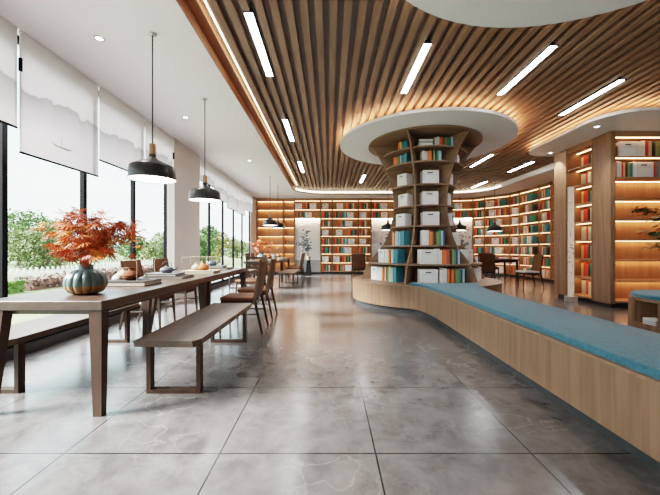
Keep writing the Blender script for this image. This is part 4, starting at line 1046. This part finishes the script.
# ------------------------------------------------------------------ round seat at the right edge
RC = (4.755, 4.357)
t = thing('round_ottoman', 'round oak seat with blue cushion and open cubbies at the right edge', 'seat', (RC[0], RC[1], 0))
fa = math.atan2(-RC[1], -RC[0])
mb = MB(); mb.prism(circle((0, 0), 0.60, 56), 0.0, 0.10); mb.build('base', M['oak'], t)
mb = MB(); mb.prism(circle((0, 0), 0.60, 56), 0.40, 0.43); mb.build('top_board', M['oak'], t)
mb = MB(); mb.lathe([(0.28, 0.1005), (0.28, 0.3995)], 32); mb.build('core', M['pillar'], t, smooth=True)
for (d0, d1) in ((-140, -57), (57, 140)):
    mb = MB(); a0, a1 = fa + math.radians(d0), fa + math.radians(d1)
    mb.lathe([(0.575, 0.1005), (0.598, 0.1005), (0.598, 0.3995), (0.575, 0.3995), (0.575, 0.1005)], 20, 0, 0, 0, a0, a1); mb.build('side_panel', M['oak'], t, smooth=True)
for dg_ in (-58, -27, 27, 58):
    a = fa + math.radians(dg_); mb = MB(); mb.box(((0.432) * math.cos(a), 0.432 * math.sin(a), 0.25), (0.29, 0.022, 0.298), 0, Matrix.Rotation(a, 3, 'Z')); mb.build('divider', M['oak'], t)
mb = MB(); mb.lathe([(0, 0.4305), (0.555, 0.4305), (0.575, 0.44), (0.575, 0.475), (0.56, 0.487), (0.5, 0.492), (0, 0.494)], 56); mb.build('cushion', M['blue'], t, smooth=True)
rg = random.Random(12); a = fa + math.radians(-41)
for i in range(6):
    w, d = rg.uniform(0.165, 0.185), rg.uniform(0.17, 0.19)
    mb = MB(); mb.box((0, 0, 0.006), (d, w, 0.011), 0, None, 0.001)
    o = mb.build('magazine', [M['bookW'], M['bookH'], M['bookW'], M['bookS'], M['bookW'], M['bookW']][i], None, (RC[0] + 0.455 * math.cos(a), RC[1] + 0.455 * math.sin(a), 0.1005 + i * 0.0125), a + rg.uniform(-0.06, 0.06))
    tag(o, '%s magazine, %s from the bottom of the pile in the round seat' % (['white', 'grey', 'white', 'blue', 'white', 'white'][i], ORD[i]), 'magazine', 'magazines in the round seat')

# ------------------------------------------------------------------ tree in a pot at the right edge
t = thing('potted_tree', 'potted tree whose dark leaves reach in from the right edge', 'tree', (5.50, 5.1, 0))
mb = MB(); mb.lathe([(0, 0), (0.14, 0), (0.19, 0.3), (0.2, 0.42), (0.18, 0.42), (0.17, 0.38), (0, 0.38)], 28); mb.build('pot', M['cream'], t, smooth=True)
mb = MB(); mb.tube([(0, 0, 0.37), (0.03, 0, 1.0), (-0.02, 0.02, 1.6), (0, 0, 2.3)], [0.03, 0.026, 0.02, 0.012], 8); mb.build('trunk', M['bark'], t, smooth=True)
rg = random.Random(21)
for (z0, dx, dy, dz) in ((0.95, -0.62, -0.25, 0.22), (1.05, -0.72, -0.30, 0.30), (1.15, -0.60, -0.25, 0.42), (1.9, -0.46, -0.3, 0.25), (2.0, -0.42, -0.35, 0.40), (2.1, -0.35, -0.2, 0.7), (1.2, 0.5, -0.3, 0.4), (1.5, 0.4, 0.35, 0.5), (2.1, 0.3, 0.2, 0.4), (1.3, -0.1, 0.6, 0.5)):
    P0 = Vector((0.0, 0, z0)); P2 = P0 + Vector((dx, dy, dz)); P1 = P0 + Vector((dx * 0.5, dy * 0.5, dz * 0.8))
    pts = [P0.lerp(P1, i / 4).lerp(P1.lerp(P2, i / 4), i / 4) for i in range(5)]
    mb = MB(); mb.tube(pts, [0.011, 0.009, 0.007, 0.005, 0.003], 5); br = mb.build('branch', M['bark'], t)
    mb = MB()
    for i in range(95):
        f = rg.uniform(0.45, 1.05); c = (pts[int(min(f, 0.99) * 4)]).lerp(P2, min(1, f * 0.8)) + Vector((rg.gauss(0, 0.07), rg.gauss(0, 0.07), rg.gauss(0, 0.025))); a = math.atan2(dy, dx) + rg.gauss(0, 0.9)
        mb.leaf(c, (math.cos(a), math.sin(a), rg.uniform(-0.5, 0.1)), (0, rg.uniform(-.5, .5), 1), rg.uniform(0.09, 0.13), 0.05)
    mb.build('leaves', M['leafdark'], br, weld=False)

# remaining far books
o = STUFF.build('books', STUFFMATS, weld=False); tag(o, 'rows of small coloured books filling the distant back-wall bays', 'books', None, 'stuff')

# ------------------------------------------------------------------ garden outside
mb = MB(); mb.box2((-140, -40, -0.4), (-3.45, 160, -0.25)); struct(mb.build('ground', M['lawn']))
mb = MB(); mb.box2((-5.2, -10, -0.249), (-3.45, 40, -0.2)); struct(mb.build('terrace', M['stone']))
mb = MB(); rg = random.Random(77); prev = None
for i in range(61):
    y = -60 + i * 6.0; h = 3.2 + 1.6 * math.sin(i * 0.55) + 1.1 * math.sin(i * 1.7 + 1) + rg.uniform(0, 0.7)
    cur = [mb.bm.verts.new((-112, y, -0.4)), mb.bm.verts.new((-118, y, max(1.5, h))), mb.bm.verts.new((-135, y, -0.4))]
    if prev:
        for k in (0, 1): mb.bm.faces.new((prev[k], prev[k + 1], cur[k + 1], cur[k]))
    prev = cur
struct(mb.build('hills', plain('hazy_hill', (0.16, 0.23, 0.17), 0.9, noise=0.3, nscale=0.15)))
def hedge(x0, x1, y0, y1, z1, m, label, dens, seed):
    rg = random.Random(seed); mb = MB(); L = y1 - y0
    mb.box2((x0 + 0.06, y0 + 0.06, -0.25), (x1 - 0.06, y1 - 0.06, z1 - 0.05))
    for i in range(int(L * dens)):
        side = rg.random()
        if side < 0.5: p = (x1 + rg.gauss(-0.03, 0.03), rg.uniform(y0, y1), rg.uniform(-0.22, z1))
        else: p = (rg.uniform(x0, x1), rg.uniform(y0, y1), z1 + rg.gauss(-0.03, 0.03))
        d = Vector((rg.gauss(0.3, 1), rg.gauss(0, 1), rg.gauss(0.4, 1))).normalized(); mb.leaf(p, d, (rg.random(), rg.random(), rg.random()), 0.12, 0.08)
    o = mb.build('hedge', m, weld=False, smooth=None); tag(o, label, 'hedge'); return o
hedge(-10.4, -9.4, 5, 10.3, 0.17, M['hedgegreen'], 'low bright green hedge outside the first window', 130, 1)
hedge(-10.4, -9.4, 10.4, 20.0, 0.15, M['hedgered'], 'low reddish hedge to the right of the bright green hedge', 130, 2)
t = thing('picket_fence', 'low white picket fence behind the hedges', 'fence', (-11.6, 4, -0.25))
pk = MB(); pk.hexa([(-0.012, -0.06, 0), (0.012, -0.06, 0), (0.012, 0.06, 0), (-0.012, 0.06, 0)], [(-0.012, -0.06, 0.53), (0.012, -0.06, 0.53), (0.012, 0.06, 0.53), (-0.012, 0.06, 0.53)])
pk.hexa([(-0.012, -0.06, 0.53), (0.012, -0.06, 0.53), (0.012, 0.06, 0.53), (-0.012, 0.06, 0.53)], [(-0.012, -0.01, 0.60), (0.012, -0.01, 0.60), (0.012, 0.01, 0.60), (-0.012, 0.01, 0.60)]); pkm = pk.mesh('picket', M['fencew'])
for i in range(70): put('picket', pkm, t, (0, i * 0.26, 0))
for z in (0.12, 0.38):
    mb = MB(); mb.box2((-0.035, -0.1, z - 0.03), (-0.0125, 69 * 0.26 + 0.1, z + 0.03)); mb.build('rail', M['fencew'], t)
def tree(loc, r, h, m, label, seed, nblob=9, nleaf=3000, trunk=True, ls=0.16, squash=0.75):
    rg = random.Random(seed); t = thing('tree', label, 'tree', loc, 0, 'trees beyond the fence')
    mb = MB(); mb.tube([(0, 0, -0.02), (0.05, 0, h * 0.35), (0, 0.05, h * 0.65)], [0.14, 0.10, 0.05], 7); mb.build('trunk', M['bark'], t, smooth=True)
    mb = MB(); bl = []
    for i in range(nblob):
        a = rg.uniform(0, 2 * PI); rr = r * rg.uniform(0.1, 0.62); z = h * rg.uniform(0.16, 0.86) ; k = 1 - 0.55 * max(0, (z / h - 0.45)) / 0.5
        bl.append((Vector((math.cos(a) * rr * k, math.sin(a) * rr * k, z)), r * rg.uniform(0.32, 0.5)))
    for i in range(nleaf):
        c, br = rg.choice(bl); v = Vector((rg.gauss(0, 1), rg.gauss(0, 1), rg.gauss(0, 1))).normalized()
        p = c + Vector((v.x * br, v.y * br, v.z * br * squash)) * rg.uniform(0.6, 1.05)
        if p.z < 0.05: p.z = rg.uniform(0.05, 0.3)
        d = (v + Vector((rg.gauss(0, .7), rg.gauss(0, .7), rg.gauss(0, .7)))).normalized(); mb.leaf(p, d, (rg.random() - .5, rg.random() - .5, rg.random()), ls * rg.uniform(0.7, 1.4), ls * 0.7)
    mb.build('crown', m, t, weld=False, smooth=None); return t
G_ = -0.25
tree((-24, 25.5, G_), 3.4, 4.1, M['green1'], 'large mid-green tree at the far left of the garden', 1, 14, 5200, ls=0.22)
tree((-30, 27.5, G_), 3.0, 5.2, M['green3'], 'taller grey-green tree behind the large left tree', 2, 9, 2600, ls=0.3)
tree((-19, 22.2, G_), 2.6, 2.7, M['green2'], 'wide pale green bush left of the maple vase', 3, 10, 3800, ls=0.2)
tree((-28, 33.5, G_), 3.0, 3.9, M['green1'], 'rounded green tree behind the maple leaves', 4, 10, 3200, ls=0.24)
tree((-27.5, 39.5, G_), 2.2, 3.2, M['yellowgreen'], 'yellow-green tree right of the maple leaves', 5, 9, 2600, ls=0.22)
tree((-20, 33.5, G_), 2.3, 2.6, M['green1'], 'green tree between the second and third mullions', 6, 9, 2600, ls=0.22)
tree((-28, 58, G_), 3.4, 5.2, M['green3'], 'hazy grey-green tree left of the beige column', 7, 9, 2400, ls=0.34)
tree((-16.5, 31.0, G_), 1.6, 1.8, M['green2'], 'low pale bush left of the beige column', 8, 9, 2200, ls=0.2)
tree((-10.2, 27, G_), 1.9, 3.4, M['green1'], 'leafy tree just right of the beige column', 9, 11, 3800, ls=0.17)
tree((-10.4, 31.3, G_), 1.6, 3.0, M['yellowgreen'], 'yellow-green tree in the window beyond the beige column', 10, 10, 3000, ls=0.17)
tree((-12.5, 45, G_), 1.7, 2.6, M['green2'], 'small pale tree in the farthest windows', 11, 9, 2200, ls=0.2)
tree((-13, 52, G_), 2.2, 2.4, M['green1'], 'small green tree in the farthest windows, right of the pale one', 12, 9, 2200, ls=0.2)
tree((-33, 46.0, G_), 2.6, 3.4, M['green1'], 'dark green tree deep in the garden behind the orange pot', 14, 10, 2600, ls=0.26)
tree((-13.2, 36.5, G_), 1.9, 2.3, M['green1'], 'low green tree just right of the beige column, behind others', 15, 9, 2400, ls=0.2)
tree((-22, 44.0, G_), 3.0, 2.9, M['green2'], 'pale tree in the gap left of the beige column', 16, 9, 2400, ls=0.26)
tree((-17.5, 62.0, G_), 3.0, 3.0, M['green3'], 'grey-green tree far away in the distant windows', 17, 9, 2400, ls=0.3)
tree((-34, 22, G_), 4.0, 4.2, M['green3'], 'broad tree partly hidden by the first mullion', 13, 9, 2600, ls=0.34)
for i, (x, y, r, m_) in enumerate(((-10.6, 11.6, 0.42, 'stone'), (-8.2, 13.0, 0.3, 'stone'))):
    mb = MB(); bmesh.ops.create_icosphere(mb.bm, subdivisions=3, radius=r)
    rg = random.Random(i + 3)
    for v in mb.bm.verts: v.co *= 1 + 0.12 * math.sin(v.co.x * 9 + i) * math.cos(v.co.y * 8); v.co.z *= 0.7
    o = mb.build('boulder', M[m_], None, (x + 1.9 * (i == 0), y, -0.25 + r * 0.55), 0, True); tag(o, ['pale boulder on the lawn behind the maple vase', 'smaller pale boulder on the lawn by the reddish hedge'][i], 'rock')

# ------------------------------------------------------------------ light
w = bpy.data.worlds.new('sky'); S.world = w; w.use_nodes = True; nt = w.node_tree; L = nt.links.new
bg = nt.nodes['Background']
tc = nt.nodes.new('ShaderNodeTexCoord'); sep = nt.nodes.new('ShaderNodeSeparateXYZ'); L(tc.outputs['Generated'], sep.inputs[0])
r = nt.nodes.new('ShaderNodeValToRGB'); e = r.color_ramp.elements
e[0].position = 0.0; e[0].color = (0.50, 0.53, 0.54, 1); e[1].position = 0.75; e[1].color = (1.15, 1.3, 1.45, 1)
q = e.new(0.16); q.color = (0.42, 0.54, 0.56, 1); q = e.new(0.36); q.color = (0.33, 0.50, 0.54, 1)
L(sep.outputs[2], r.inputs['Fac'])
mp = nt.nodes.new('ShaderNodeMapping'); mp.inputs['Scale'].default_value = (1.5, 1.5, 7)
n = nt.nodes.new('ShaderNodeTexNoise'); n.inputs['Scale'].default_value = 2.2; n.inputs['Detail'].default_value = 5
L(tc.outputs['Generated'], mp.inputs['Vector']); L(mp.outputs['Vector'], n.inputs['Vector'])
r2 = nt.nodes.new('ShaderNodeValToRGB'); r2.color_ramp.elements[0].position = 0.45; r2.color_ramp.elements[1].position = 0.7
L(n.outputs['Fac'], r2.inputs['Fac'])
mx = nt.nodes.new('ShaderNodeMix'); mx.data_type = 'RGBA'; mx.inputs[7].default_value = (0.58, 0.61, 0.62, 1)
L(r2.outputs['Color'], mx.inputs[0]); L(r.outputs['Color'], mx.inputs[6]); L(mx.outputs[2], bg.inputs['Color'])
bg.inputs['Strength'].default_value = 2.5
sun = bpy.data.objects.new('sun', bpy.data.lights.new('sun', 'SUN')); COL.objects.link(sun)
sun.data.energy = 13.0; sun.data.angle = math.radians(22); sun.data.color = (1.0, 0.97, 0.93)
sun.rotation_euler = Vector((0.80, 0.18, -0.55)).to_track_quat('-Z', 'Y').to_euler()
for (x, y) in ((-2.36, 3.39), (-2.36, 5.43), (-1.95, 8.1), (4.75, 5.85), (5.0, 7.45)):
    s_ = bpy.data.objects.new('downlight_spot', bpy.data.lights.new('downlight_spot', 'SPOT')); COL.objects.link(s_)
    s_.location = (x, y, ZC - 0.02); s_.data.energy = 25; s_.data.spot_size = 1.6; s_.data.spot_blend = 0.6; s_.data.shadow_soft_size = 0.03; s_.data.color = (1, 0.93, 0.84)

S.view_settings.view_transform = 'Filmic'
S.view_settings.look = 'Medium High Contrast'
S.view_settings.exposure = 1.8
c = S.cycles
c.use_denoising = True; c.max_bounces = 8; c.diffuse_bounces = 4; c.glossy_bounces = 4; c.transparent_max_bounces = 12; c.sample_clamp_indirect = 6
c.caustics_reflective = False; c.caustics_refractive = False
print('BOOKS', NB[0])
